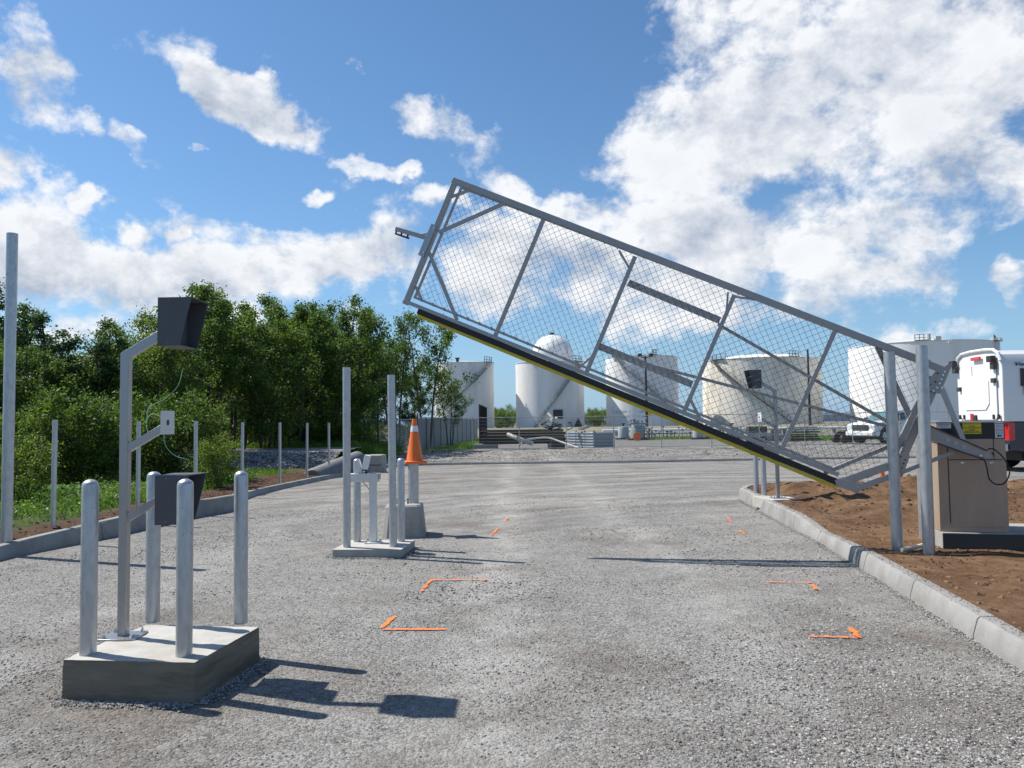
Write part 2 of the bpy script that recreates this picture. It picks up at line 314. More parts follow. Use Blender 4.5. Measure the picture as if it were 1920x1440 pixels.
def gravel(name, base, dark, scale1=58.0, tan=(.36, .31, .27), tracks=True, bump=1.0, far=False):
    m_ = bpy.data.materials.new(name); m_.use_nodes = True; t = m_.node_tree; n = t.nodes; l = t.links; b = n['Principled BSDF']; b.inputs['Roughness'].default_value = .95; b.inputs['Specular IOR Level'].default_value = .15
    g = n.new('ShaderNodeNewGeometry'); pos = g.outputs['Position']
    def MA(op, a, bb=None, c=None, cl=False):
        x = n.new('ShaderNodeMath'); x.operation = op; x.use_clamp = cl
        for i, v in enumerate((a, bb, c)):
            if v is None: continue
            if isinstance(v, (int, float)): x.inputs[i].default_value = v
            else: l.new(v, x.inputs[i])
        return x.outputs[0]
    def noise(sc, det=4, ro=.6, mpn=None):
        a = n.new('ShaderNodeTexNoise'); a.inputs['Scale'].default_value = sc; a.inputs['Detail'].default_value = det; a.inputs['Roughness'].default_value = ro
        l.new(mpn if mpn else pos, a.inputs[0]); return a.outputs[0]
    def rng(v, a, bb, c=0, d=1):
        x = n.new('ShaderNodeMapRange'); l.new(v, x.inputs[0]); x.inputs[1].default_value = a; x.inputs[2].default_value = bb; x.inputs[3].default_value = c; x.inputs[4].default_value = d; return x.outputs[0]
    def mixc(f, A, B):
        x = n.new('ShaderNodeMix'); x.data_type = 'RGBA'; l.new(f, x.inputs['Factor'])
        for k, v in (('A', A), ('B', B)):
            if isinstance(v, tuple): x.inputs[k].default_value = (*v, 1)
            else: l.new(v, x.inputs[k])
        return x.outputs['Result']
    vo = n.new('ShaderNodeTexVoronoi'); vo.inputs['Scale'].default_value = scale1; vo.inputs['Randomness'].default_value = 1; l.new(pos, vo.inputs[0])
    vo2 = n.new('ShaderNodeTexVoronoi'); vo2.inputs['Scale'].default_value = scale1 * 2.3; l.new(pos, vo2.inputs[0])
    sp = n.new('ShaderNodeSeparateColor'); l.new(vo.outputs['Color'], sp.inputs[0])
    sp2 = n.new('ShaderNodeSeparateColor'); l.new(vo2.outputs['Color'], sp2.inputs[0])
    tone = MA('ADD', MA('MULTIPLY', sp.outputs[0], .55), MA('MULTIPLY', sp2.outputs[0], .45))
    big = noise(.55, 5, .65); med = noise(2.6, 5, .7)
    c = mixc(rng(tone, .15, .8), dark, base)
    # compacted fines: light dust fills the gaps in patches
    c = mixc(rng(med, .38, .68, .08, .5), c, tuple(x * 1.05 for x in base))
    sxy = n.new('ShaderNodeSeparateXYZ'); l.new(pos, sxy.inputs[0])
    if tracks:      # dusty wheel paths down the lane
        for x0_, wd_, am_ in ((-.15, .33, .62), (1.75, .30, .45), (-3.6, .4, .4)):
            wx = MA('SUBTRACT', MA('ADD', sxy.outputs[0], MA('MULTIPLY', noise(.22, 2, .5), 1.2)), x0_ + .6)
            q_ = MA('EXPONENT', MA('MULTIPLY', MA('POWER', MA('ABSOLUTE', MA('DIVIDE', wx, wd_)), 2.0), -1.0))
            c = mixc(MA('MULTIPLY', MA('MULTIPLY', q_, rng(med, .3, .6, .25, 1)), am_), c, tuple(x * 1.22 for x in base))
        big = MA('ADD', big, rng(sxy.outputs[1], 2.4, 7.0, .15, -.02))
        fine_grit = rng(noise(1.1, 4, .6), .45, .62)
        c = mixc(MA('MULTIPLY', fine_grit, .35), c, mixc(rng(sp2.outputs[1], .2, .9), tuple(x * .2 for x in base), tuple(x * 1.15 for x in base)))
    # damp brown-grey blotches
    c = mixc(rng(big, .50, .70, 0, .72), c, mixc(rng(tone, 0, 1), tuple(x * .38 for x in tan), tan))
    vd = n.new('ShaderNodeVectorMath'); vd.operation = 'SCALE'; l.new(c, vd.inputs[0])
    l.new(rng(noise(9, 6, .75), .3, .7, .82, 1.14), vd.inputs['Scale']); c = vd.outputs[0]
    if tracks:   # wheel tracks sweep round in wide arcs beyond the island
        sx = n.new('ShaderNodeSeparateXYZ'); l.new(pos, sx.inputs[0])
        mpp = n.new('ShaderNodeMapping'); l.new(pos, mpp.inputs[0]); mpp.inputs['Location'].default_value = (2.0, -2.0, 0)
        ln = n.new('ShaderNodeVectorMath'); ln.operation = 'LENGTH'
        mp3 = n.new('ShaderNodeMapping'); mp3.vector_type = 'TEXTURE'; l.new(pos, mp3.inputs[0]); mp3.inputs['Location'].default_value = (7.0, -6, 0); mp3.inputs['Scale'].default_value = (1, 1.35, 0.001); mp3.inputs['Rotation'].default_value = (0, 0, 0)
        cz = n.new('ShaderNodeSeparateXYZ'); l.new(mp3.outputs[0], cz.inputs[0]); cb = n.new('ShaderNodeCombineXYZ'); l.new(cz.outputs[0], cb.inputs[0]); l.new(cz.outputs[1], cb.inputs[1])
        l.new(cb.outputs[0], ln.inputs[0])
        wob = MA('ADD', ln.outputs['Value'], MA('MULTIPLY', noise(.35, 3, .5), 1.3))
        cc = n.new('ShaderNodeCombineXYZ'); l.new(wob, cc.inputs[0])
        ang = MA('ARCTAN2', cz.outputs[1], cz.outputs[0]); l.new(MA('MULTIPLY', ang, .9), cc.inputs[1])
        tr = noise(2.1, 6, .72, cc.outputs[0])
        mask = rng(sx.outputs[1], 9.0, 15.0, 0, 1)
        vd = n.new('ShaderNodeVectorMath'); vd.operation = 'SCALE'; l.new(c, vd.inputs[0])
        k = rng(tr, .38, .62, -.26, .20); l.new(MA('ADD', MA('MULTIPLY', k, mask), 1.0), vd.inputs['Scale']); c = vd.outputs[0]
        c = mixc(MA('MULTIPLY', rng(tr, .50, .66, 0, .35), mask), c, (.36, .325, .28))
    l.new(c, b.inputs['Base Color'])
    if bump:
        h = MA('ADD', MA('MULTIPLY', MA('SUBTRACT', 1.0, vo.outputs['Distance']), .7), MA('MULTIPLY', vo2.outputs['Distance'], -.35))
        h = MA('ADD', h, MA('MULTIPLY', noise(14, 4), .8))
        u = n.new('ShaderNodeBump'); u.inputs['Strength'].default_value = bump; u.inputs['Distance'].default_value = .011; l.new(h, u.inputs['Height']); l.new(u.outputs[0], b.inputs['Normal'])
    return m_
M['gravel'] = gravel('crushed_gravel', (.335, .323, .302), (.055, .053, .05), 56, tan=(.20, .168, .142))
M['gravel_dark'] = gravel('coarse_gravel', (.34, .335, .33), (.07, .07, .07), 16, tracks=False, bump=1.2)
M['yard'] = gravel('yard_gravel', (.20, .193, .183), (.10, .096, .09), 6, tan=(.20, .185, .165), tracks=False, bump=0)
M['soil'] = mat('brown_soil', (.105, .060, .033), .95, 0, var=.35, vscale=7, col2=(.175, .107, .062), c2scale=1.3, c2amt=.8, bump=1.0, bscale=22, spec=.1, c2lo=.42, c2hi=.6)
M['soil_dark'] = mat('dark_topsoil', (.075, .045, .03), .95, 0, var=.3, vscale=9, col2=(.12, .075, .05), c2scale=2, bump=1, bscale=25, spec=.1)
M['turf'] = mat('turf_soil', (.05, .075, .025), .95, 0, var=.4, vscale=2.5, col2=(.10, .075, .045), c2scale=1.1, c2amt=.6, bump=.6, bscale=15, spec=.1)
M['tan'] = mat('dry_embankment', (.24, .21, .155), .95, 0, var=.25, vscale=.4, col2=(.11, .14, .06), c2scale=.12, c2amt=.7, spec=.1)
def stonemat(name, c1, c2):
    m_ = bpy.data.materials.new(name); m_.use_nodes = True; n = m_.node_tree.nodes; l = m_.node_tree.links; b = n['Principled BSDF']; g = n.new('ShaderNodeNewGeometry')
    x = n.new('ShaderNodeMix'); x.data_type = 'RGBA'; l.new(g.outputs['Random Per Island'], x.inputs['Factor']); x.inputs['A'].default_value = (*c1, 1); x.inputs['B'].default_value = (*c2, 1)
    l.new(x.outputs['Result'], b.inputs['Base Color']); b.inputs['Roughness'].default_value = .9; b.inputs['Specular IOR Level'].default_value = .2; return m_
M['stone'] = stonemat('gravel_stone', (.07, .068, .065), (.44, .425, .40))
M['clod'] = stonemat('soil_clod', (.07, .04, .022), (.20, .125, .075))
def spraymat():
    m_ = bpy.data.materials.new('orange_spray_paint'); m_.use_nodes = True; n = m_.node_tree.nodes; l = m_.node_tree.links; b = n['Principled BSDF']
    b.inputs['Base Color'].default_value = (.95, .20, .02, 1); b.inputs['Roughness'].default_value = .7
    g = n.new('ShaderNodeNewGeometry'); a = n.new('ShaderNodeTexNoise'); a.inputs['Scale'].default_value = 60; a.inputs['Detail'].default_value = 5; a.inputs['Roughness'].default_value = .8; l.new(g.outputs['Position'], a.inputs[0])
    a2 = n.new('ShaderNodeTexNoise'); a2.inputs['Scale'].default_value = 9; a2.inputs['Detail'].default_value = 4; l.new(g.outputs['Position'], a2.inputs[0])
    at = n.new('ShaderNodeAttribute'); at.attribute_name = 'cover'
    s = n.new('ShaderNodeMath'); s.operation = 'ADD'; l.new(a.outputs[0], s.inputs[0]); l.new(a2.outputs[0], s.inputs[1])
    s2 = n.new('ShaderNodeMath'); s2.operation = 'ADD'; l.new(s.outputs[0], s2.inputs[0]); l.new(at.outputs['Fac'], s2.inputs[1])
    r = n.new('ShaderNodeMapRange'); l.new(s2.outputs[0], r.inputs[0]); r.inputs[1].default_value = 1.02; r.inputs[2].default_value = 1.12; l.new(r.outputs[0], b.inputs['Alpha'])
    return m_
M['spray'] = spraymat()

# ------------------------------------------------------------------ noise in python for terrain
_P = np.random.RandomState(3).rand(256, 256)
def vnoise(x, y):
    xi = np.floor(x).astype(int); yi = np.floor(y).astype(int); fx = x - xi; fy = y - yi; fx = fx * fx * (3 - 2 * fx); fy = fy * fy * (3 - 2 * fy)
    a = _P[xi % 256, yi % 256]; b = _P[(xi + 1) % 256, yi % 256]; c = _P[xi % 256, (yi + 1) % 256]; d = _P[(xi + 1) % 256, (yi + 1) % 256]
    return (a * (1 - fx) + b * fx) * (1 - fy) + (c * (1 - fx) + d * fx) * fy
def fbm(x, y, o=4, g=.5):
    s = 0; a = 1; t = 0
    for i in range(o): s = s + a * vnoise(x * 2 ** i + 17 * i, y * 2 ** i + 9 * i); t += a; a *= g
    return s / t
def grid_sheet(name, xs, ys, zf, m_, keep=None, **tags):
    X, Y = np.meshgrid(xs, ys); Z = zf(X, Y); nx = len(xs); ny = len(ys)
    v = np.stack([X.ravel(), Y.ravel(), Z.ravel()], 1)
    i, j = np.meshgrid(np.arange(nx - 1), np.arange(ny - 1)); a = (j * nx + i).ravel(); f = np.stack([a, a + 1, a + nx + 1, a + nx], 1)
    if keep is not None:
        cx = (X[:-1, :-1] + X[1:, 1:]).ravel() / 2; cy = (Y[:-1, :-1] + Y[1:, 1:]).ravel() / 2; f = f[keep(cx, cy)]
    return npmesh(name, v, f, m_, smooth=True, **tags)
def stones(name, px, py, pz, r, m_, flat=.6, **tags):
    n = len(px); base = np.array([(1, 0, 0), (0, 1, 0), (-1, 0, 0), (0, -1, 0), (0, 0, 1), (0, 0, -1)], float)
    v = base[None] * (1 + .45 * (np.random.rand(n, 6, 1) - .5)) + .35 * (np.random.rand(n, 6, 3) - .5)
    v[:, :, 2] *= flat; a = np.random.rand(n) * 6.28; c, s = np.cos(a), np.sin(a); st = .7 + .6 * np.random.rand(n)
    vx = v[:, :, 0] * st[:, None]; vy = v[:, :, 1]; x = vx * c[:, None] - vy * s[:, None]; y = vx * s[:, None] + vy * c[:, None]
    V = np.stack([x, y, v[:, :, 2]], 2) * r[:, None, None] + np.stack([px, py, pz], 1)[:, None]
    f0 = np.array([(0, 1, 4), (1, 2, 4), (2, 3, 4), (3, 0, 4), (1, 0, 5), (2, 1, 5), (3, 2, 5), (0, 3, 5)])
    Fc = (f0[None] + (np.arange(n) * 6)[:, None, None]).reshape(-1, 3)
    return npmesh(name, V.reshape(-1, 3), Fc, m_, kind='stuff', **tags)

# ------------------------------------------------------------------ SETTING: ground
gp = MB().add([(-6000, -200, -.05), (6000, -200, -.05), (6000, 12000, -.05), (-6000, 12000, -.05)], [(0, 1, 2, 3)]).build('ground', M['yard'], kind='structure')
def lotz(x, y): return .006 * (fbm(x * .8, y * .8, 3) - .5) * 2
grid_sheet('gravel_road', np.arange(-10, 46.1, .35), np.arange(-5, 31.6, .35), lotz, M['gravel'], kind='structure')

# right kerb: photo points of its foot, and its height there
def poly_interp(P, t):
    i = min(int(t), len(P) - 2); f = t - i; return P[i] * (1 - f) + P[i + 1] * f
def kerb(name, pts, hts, side, joints=None, seg=1.5, width=.16):
    """pts: foot line (Vectors), side=+1: body lies to the right of the direction of travel"""
    root = bpy.data.objects.new(name, None); COL.objects.link(root); root['kind'] = 'structure'
    # smooth resample
    P = []
    for i in range(len(pts) - 1):
        n = max(2, int((pts[i + 1] - pts[i]).length / .3))
        for k in range(n):
            t = k / n; p0 = pts[max(i - 1, 0)]; p1 = pts[i]; p2 = pts[i + 1]; p3 = pts[min(i + 2, len(pts) - 1)]
            q = .5 * ((2 * p1) + (p2 - p0) * t + (2 * p0 - 5 * p1 + 4 * p2 - p3) * t * t + (3 * p1 - p0 - 3 * p2 + p3) * t ** 3)
            P.append((q, hts[i] * (1 - t) + hts[i + 1] * t))
    P.append((pts[-1], hts[-1]))
    S = [0]
    for i in range(1, len(P)): S.append(S[-1] + (P[i][0] - P[i - 1][0]).length)
    def at(s):
        for i in range(1, len(P)):
            if s <= S[i] or i == len(P) - 1:
                f = (s - S[i - 1]) / max(1e-6, S[i] - S[i - 1]); return P[i - 1][0].lerp(P[i][0], f), P[i - 1][1] * (1 - f) + P[i][1] * f, (P[i][0] - P[i - 1][0]).normalized()
    tot = S[-1]; cuts = joints if joints else [k * seg for k in range(int(tot / seg) + 1)] + [tot]
    for a, b in zip(cuts[:-1], cuts[1:]):
        if b - a < .05: continue
        a += .007; b -= .007; mb = MB(); n = max(2, int((b - a) / .35)) ; rows = []
        for k in range(n + 1):
            p, h, d = at(a + (b - a) * k / n); p = p.copy(); p.z = 0
            nrm = Vector((d.y, -d.x, 0)) * side
            rows.append([p + Vector((0, 0, -.05)), p + nrm * .004 + Vector((0, 0, h * .22)), p + nrm * .035 + Vector((0, 0, h - .02)), p + nrm * .055 + Vector((0, 0, h)), p + nrm * width + Vector((0, 0, h)), p + nrm * width + Vector((0, 0, -.05))])
        vs = [v for r_ in rows for v in r_]; q = 6; fs = []
        for k in range(n):
            for j in range(5): fs.append((k * q + j, k * q + j + 1, (k + 1) * q + j + 1, (k + 1) * q + j))
        fs += [tuple(range(q)), tuple(range(n * q, n * q + q))[::-1]]
        mb.add(vs, fs); mb.build('kerb_stone', M['kerb'], root, bevel=.004)
    return P
RK = [Vector((2.3, -1.2, 0)), Vector((2.75, 1.6, 0)), Vector((3.05, 3.6, 0)), G(1883, 1240), G(1824, 1200), G(1706, 1124), G(1619, 1069.5), G(1582, 1047), G(1532, 1015), G(1487, 992), G(1428, 960), G(1384, 934.5)]
RH = [.17, .17, .17, .17, .17, .17, .175, .165, .125, .22, .225, .22]
_s = [0]
for i in range(1, len(RK)): _s.append(_s[-1] + (RK[i] - RK[i - 1]).length)
RKP = kerb('right_kerb', RK, RH, +1, joints=[0, _s[1], _s[2], _s[4], _s[5], _s[6], _s[8], _s[9], _s[10], _s[11]])
RE = RK[-1]
kerb('island_end_kerb', [RE + Vector((.02, .02, 0)), RE + Vector((.5, 1.0, 0)), RE + Vector((1.5, 1.75, 0)), RE + Vector((4, 2.2, 0)), RE + Vector((9, 2.3, 0)), RE + Vector((16, 2.0, 0))], [.22, .2, .14, .1, .1, .1], +1, seg=2)
LK = [Vector((-5.0, -2, 0)), Vector((-5.7, 3, 0)), Vector((-5.95, 7.0, 0)), G(0, 1051), G(200, 1009), G(298, 986), G(363, 971), G(438, 957), G(468, 934.5), G(549, 913), G(644, 893), G(700, 880), G(760, 874.5), G(850, 871.5), G(1000, 869.5), G(1200, 867), G(1500, 862), G(1700, 859), G(1920, 856), Vector((40, 31, 0))]
LH = [.16, .16, .16, .16, .25, .27, .29, .29, .14, .12, .12, .11, .1, .1, .1, .1, .1, .1, .1, .1]
LKP = kerb('left_kerb', LK, LH, -1, seg=1.9)

# x of the kerb foot at a given y
def kerb_x(P, y):
    ys = np.array([p[0].y for p in P]); xs = np.array([p[0].x for p in P]); o = np.argsort(ys); return np.interp(y, ys[o], xs[o])
def kerb_h(P, y):
    ys = np.array([p[0].y for p in P]); hs = np.array([p[1] for p in P]); o = np.argsort(ys); return np.interp(y, ys[o], hs[o])
LKPn = [p for p in LKP if p[0].y < 23.2 and p[0].x < -4]
YE = RE.y
def soilz(x, y):
    xk = kerb_x(RKP, y) + .15
    h = kerb_h(RKP, y)
    d = np.clip((x - xk) / .6, 0, 1)
    mound = .34 * np.exp(-((x - 7.2) / 2.2) ** 2 - ((y - 13.6) / 1.9) ** 2) + .22 * np.exp(-((x - 11.5) / 3) ** 2 - ((y - 13.5) / 2.2) ** 2) + .10 * np.exp(-((x - 5.4) / .9) ** 2 - ((y - 14.5) / 1.2) ** 2)
    hole = np.exp(-((x - 4.4) / .6) ** 2 - ((y - 8.4) / .5) ** 2)
    rough = (fbm(x * 1.6, y * 1.6, 5, .62) - .5) * .20 * (.45 + .9 * np.clip((y - 9) / 4, 0, 1)) + (fbm(x * 5, y * 5, 3) - .5) * .06 * (.5 + np.clip((y - 9) / 4, 0, 1))
    e = np.clip((YE + 2.0 - y) / .8, 0, 1)
    return (h - .02) * (1 - d) + d * (.13 + mound + rough * (1 - .5 * hole)) * e + (1 - e) * d * .04
def islkeep(cx, cy):
    front = cy < np.interp(cx, [RE.x, RE.x + .6, RE.x + 1.5, RE.x + 4, RE.x + 16], [YE + .1, YE + 1.0, YE + 1.65, YE + 2.1, YE + 1.95])
    return (cx > kerb_x(RKP, cy) + .10) & front
grid_sheet('soil_island', np.arange(2.3, 20, .07), np.arange(-2, YE + 2.4, .07), soilz, M['soil'], keep=islkeep, kind='structure')

def vergez(x, y):
    xk = kerb_x(LKPn, y) - .13; h = kerb_h(LKPn, y); d = np.clip((xk - x) / 1.2, 0, 1)
    far = np.clip((y - 18) / 14, 0, 1) * .15
    return h - .03 + d * (.05 + far + .10 * (fbm(x * .6, y * .6, 3) - .5) + (fbm(x * 4, y * 4, 3) - .5) * .05) + np.clip((xk - x - 3) / 10, 0, 1) * .25
grid_sheet('grass_verge', np.arange(-42, -3.5, .22), np.arange(-2, 42, .25), vergez, M['turf'], keep=lambda cx, cy: (cx < kerb_x(LKPn, cy) - .12) & ((cy < 24) | (cx < -4.6 - (cy - 24) * .11)), kind='structure')
# bare soil strip right behind the left kerb
def stripz(x, y): return vergez(x, y) + .012
grid_sheet('soil_strip', np.arange(-8, -3.5, .09), np.arange(2, 23.5, .12), lambda x, y: stripz(x, y) + (fbm(x * 5, y * 5, 3) - .5) * .05, M['soil_dark'],
           keep=lambda cx, cy: (cx < kerb_x(LKPn, cy) - .13) & (cx > kerb_x(LKPn, cy) - .55 - np.clip((cy - 12) / 8, 0, 1) * .55 - .25 * fbm(cx * .3 + 5, cy * .8, 3)), kind='structure')
# side road and its gravel bank, behind the thin posts
def bankz(x, y):
    t = np.clip((y - 24.2 - .08 * (x + 8)) / 2.2, 0, 1); return .06 + .62 * t * t * (3 - 2 * t) + (fbm(x * 2.2, y * 2.2, 4) - .5) * .16 * (1 - .75 * t)
grid_sheet('gravel_bank', np.arange(-12.6, -4.4, .1), np.arange(23.9, 31.5, .1), bankz, M['gravel_dark'],
           keep=lambda cx, cy: (cx < kerb_x(LKPn, np.minimum(cy, 23)) - .3 - (cy - 22) * .05) & (cy < 31.3), kind='structure')
# gravel shoulder between the far kerb and the mesh fence
def shz(x, y):
    return np.clip((y - 29.9) / 3, 0, 1) * .14 + (fbm(x * .5, y * .8, 4) - .5) * .32 * np.clip((y - 30) / 2, 0, 1) + (fbm(x * 3, y * 3, 3) - .5) * .06 - .02
grid_sheet('gravel_shoulder', np.arange(-7.0, 42, .2), np.arange(29.2, 43, .2), shz, M['gravel'],
           keep=lambda cx, cy: cy > np.interp(cx, [p.x for p in LK[11:]], [p.y for p in LK[11:]]) + .12, kind='structure')
# low embankment in front of the tanks, wooded hills far away
mb = MB(); n = 60; vs = []
for i in range(n + 1):
    x = -70 + i * 5.0
    for (y, z) in ((88, -.04), (93, .55 + .25 * math.sin(i * .7)), (118, .75), (125, -.04)): vs.append((x, y, z))
fs = [(i * 4 + j, (i + 1) * 4 + j, (i + 1) * 4 + j + 1, i * 4 + j + 1) for i in range(n) for j in range(3)]
mb.add(vs, fs).build('embankment', M['tan'], kind='structure')
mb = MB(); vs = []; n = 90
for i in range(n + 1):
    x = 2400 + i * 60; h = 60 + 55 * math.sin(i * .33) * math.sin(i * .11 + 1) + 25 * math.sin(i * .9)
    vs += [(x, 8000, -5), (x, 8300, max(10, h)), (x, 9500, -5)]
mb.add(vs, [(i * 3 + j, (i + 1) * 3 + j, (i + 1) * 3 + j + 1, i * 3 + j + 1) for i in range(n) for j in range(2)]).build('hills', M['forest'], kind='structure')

# loose stones over the near gravel
def scatter(n, dmin, dmax, power=1.6):
    u = np.random.rand(n); d = (dmin ** (-power + 1) + u * (dmax ** (-power + 1) - dmin ** (-power + 1))) ** (1 / (-power + 1))
    t = (np.random.rand(n) - .5) * 2; x = t * (d * .72 + .4); return x, d
x, y = scatter(150000, 2.2, 17, 1.25)
dens = fbm(x * .55 + 3, y * .55, 4)
ok = (x > kerb_x(LKPn, y) + .03) & (x < kerb_x(RKP, y) - .02) & (np.random.rand(len(x)) < np.clip((dens - .25) * 2.6, .25, 1))
nearpad = ((x > -2.7) & (x < -1.66) & (y > 4.3) & (y < 5.4)) | ((x > -2.2) & (x < -1.2) & (y > 9.1) & (y < 10))
ok &= ~nearpad; x, y = x[ok], y[ok]
r = (.0032 + .0064 * np.random.rand(len(x)) ** 2.4) * (.75 + .65 * np.clip((fbm(x * .8 + 31, y * .8, 3) - .42) * 4, 0, 1)) * (1 + .3 * (y > 7))
stones('gravel_stones', x, y, lotz(x, y) + r * .25, r, M['stone'])
n = 9000; y = np.random.uniform(2.5, 15.5, n); x = kerb_x(RKP, y) + .02 - np.abs(np.random.randn(n)) * .05; stones('kerb_foot_stones', x, y, np.full(n, .006), .003 + .007 * np.random.rand(n) ** 2, M['stone'])
def foot(poly, n, sp):
    X = []; Y = []
    for i in range(4):
        a_, b_ = poly[i], poly[(i + 1) % 4]; t = np.random.rand(n); d_ = (b_ - a_).normalized(); o_ = np.abs(np.random.randn(n)) * sp
        X.append(a_.x + (b_.x - a_.x) * t + d_.y * o_); Y.append(a_.y + (b_.y - a_.y) * t - d_.x * o_)
    return np.concatenate(X), np.concatenate(Y)
_a, _b, _c = G(115, 1313), G(364, 1321), G(487, 1241); x, y = foot([_a, _b, _c, _a + _c - _b], 1300, .05)
_a, _b, _c = G(623, 1046), G(753, 1046), G(778, 1027); x2, y2 = foot([_a, _b, _c, _a + _c - _b], 900, .05); x = np.concatenate([x, x2]); y = np.concatenate([y, y2])
stones('base_foot_stones', x, y, np.full(len(x), .006), .003 + .008 * np.random.rand(len(x)) ** 2, M['stone'])
n = 2600; y = np.random.uniform(3, 15.5, n); x = kerb_x(RKP, y) + .16 - np.abs(np.random.randn(n)) * .05
stones('soil_on_kerb', x, y, kerb_h(RKP, y) + .001, .002 + .006 * np.random.rand(n) ** 3, M['clod'])
# coarse stones along the bank and the shoulder
nb = 9000; x = np.random.uniform(-12, -4.6, nb); y = np.random.uniform(24, 27, nb); ok = x < kerb_x(LKPn, np.minimum(y, 23)) - .5; x, y = x[ok], y[ok]
stones('bank_stones', x, y, bankz(x, y) + .01, .02 + .04 * np.random.rand(len(x)) ** 2, M['stone'])
nb = 14000; x = np.random.uniform(-6.5, 30, nb); y = np.random.uniform(30.5, 39, nb)
ok = y > np.interp(x, [p.x for p in LK[11:]], [p.y for p in LK[11:]]) + .3; x, y = x[ok], y[ok]
stones('shoulder_stones', x, y, shz(x, y) + .01, .014 + .035 * np.random.rand(len(x)) ** 4, M['stone'])
nb = 26000; x = np.random.uniform(3, 11, nb); y = np.random.uniform(3, YE + 1.6, nb); ok = islkeep(x, y) & (x > kerb_x(RKP, y) + .2) & (fbm(x * .9, y * .9, 3) > .42); x, y = x[ok], y[ok]
stones('soil_clods', x, y, soilz(x, y), .006 + .034 * np.random.rand(len(x)) ** 5, M['clod'])
nb = 9000; x = np.random.uniform(-8, -4.5, nb); y = np.random.uniform(4, 23, nb); ok = (x < kerb_x(LKPn, y) - .16) & (x > kerb_x(LKPn, y) - 1.0); x, y = x[ok], y[ok]
stones('verge_clods', x, y, vergez(x, y) + .02, .006 + .03 * np.random.rand(len(x)) ** 4, M['clod'])

# ------------------------------------------------------------------ spray-paint marks
def stroke_mesh(P, wd):
    v = []; f = []; cov = []
    for (a, b, w, c) in P:
        a = Vector(a); b = Vector(b); d = (b - a).normalized(); nn = Vector((-d.y, d.x, 0)); k = 10; base = len(v)
        for i in range(k + 1):
            for s_, cc in ((-1, -.45), (-.3, 0), (.3, 0), (1, -.45)):
                q = a.lerp(b, i / k) + nn * w * s_ * .5 * (1 + .25 * math.sin(i * 2.1)); v.append((q.x, q.y, .0105)); cov.append(c + cc - (.25 if i in (0, k) else 0))
        for i in range(k):
            for j in range(3): f.append((base + i * 4 + j, base + i * 4 + j + 1, base + (i + 1) * 4 + j + 1, base + (i + 1) * 4 + j))
    return v, f, cov
MARKS = [('bright orange corner mark nearest the near pedestal, drawn like a V on the gravel', (741, 1156), (713, 1182), (713, 1182), (838, 1182), .26, .26),
         ('orange corner mark between the two pedestals, its long arm pointing right', (808, 1089), (790, 1111), (806, 1088.5), (925, 1088.5), .22, .18),
         ('small orange angle mark just right of the cone block shadow', (936, 990), (921, 1005), (924, 1002), (985, 1002.5), .16, .02),
         ('farthest orange mark on the left side of the lane, faint long arm', (953, 970.6), (947, 979), (953, 973), (1017, 974), .14, .0),
         ('farthest orange mark on the right side of the lane, short and faint', (1364, 970.6), (1371, 979), (1305, 971.6), (1364, 971.6), .14, -.12),
         ('small orange tick mark before the right kerb, below the farthest one', (1385, 995), (1398, 1003.5), (1345, 1002), (1389, 1001), .2, -.08),
         ('orange angle mark left of the kerb joint, just nearer than the gate shadow', (1516, 1091.5), (1531.5, 1108), (1433, 1092.5), (1516, 1093.5), .14, .04),
         ('bright orange arrow-like corner mark close to the right kerb', (1594, 1177.8), (1612, 1199), (1513.6, 1194.7), (1612, 1197.5), .3, .12)]
for lb, a, b, c, d, k1, k2 in MARKS:
    v, f, cov = stroke_mesh([(G(*a), G(*b), .075, max(k1, .2) - .09), (G(*c), G(*d), .05, max(k2, -.02) + .03)], 0)
    o = npmesh('paint_mark', v, f, M['spray']); at = o.data.attributes.new('cover', 'FLOAT', 'POINT'); at.data.foreach_set('value', np.array(cov, dtype=np.float32))
    tag(o, lb, 'paint mark', 'orange spray-paint marks on the gravel')

# ------------------------------------------------------------------ bollards and posts
def bollard_mesh(h, r=.0475, dome=True):
    pr = [(r, 0), (r, h - .03)] + ([(r * .97, h - .022), (r * .93, h - .012), (r * .78, h - .003), (r * .5, h + .006), (r * .25, h + .010), (0.0005, h + .011)] if dome else [(r, h), (r * .88, h), (r * .88, h - .12)])
    return MB().lathe(pr, n=28)
B0 = {}
def bollard(p, h, label, group, r=.0475, dome=True, cat='bollard', name='bollard', lean=(0, 0)):
    key = (round(h, 2), r, dome, name)
    if key not in B0: B0[key] = bollard_mesh(h, r, dome).build(name, M['galv']); o = B0[key]
    else: o = B0[key].copy(); COL.objects.link(o)
    o.location = p; o.rotation_euler = (lean[0], lean[1], random.random() * 6.28 if name == 'bollard' else 0); tag(o, label, cat, group); return o

def spl(P, n=8):
    out = []
    for i in range(len(P) - 1):
        for k in range(n):
            t = k / n; p0 = P[max(i - 1, 0)]; p1 = P[i]; p2 = P[i + 1]; p3 = P[min(i + 2, len(P) - 1)]
            out.append(.5 * ((2 * p1) + (p2 - p0) * t + (2 * p0 - 5 * p1 + 4 * p2 - p3) * t * t + (3 * p1 - p0 - 3 * p2 + p3) * t ** 3))
    return out + [P[-1]]
def SP(P): return spl([Vector(p) for p in P], 6)
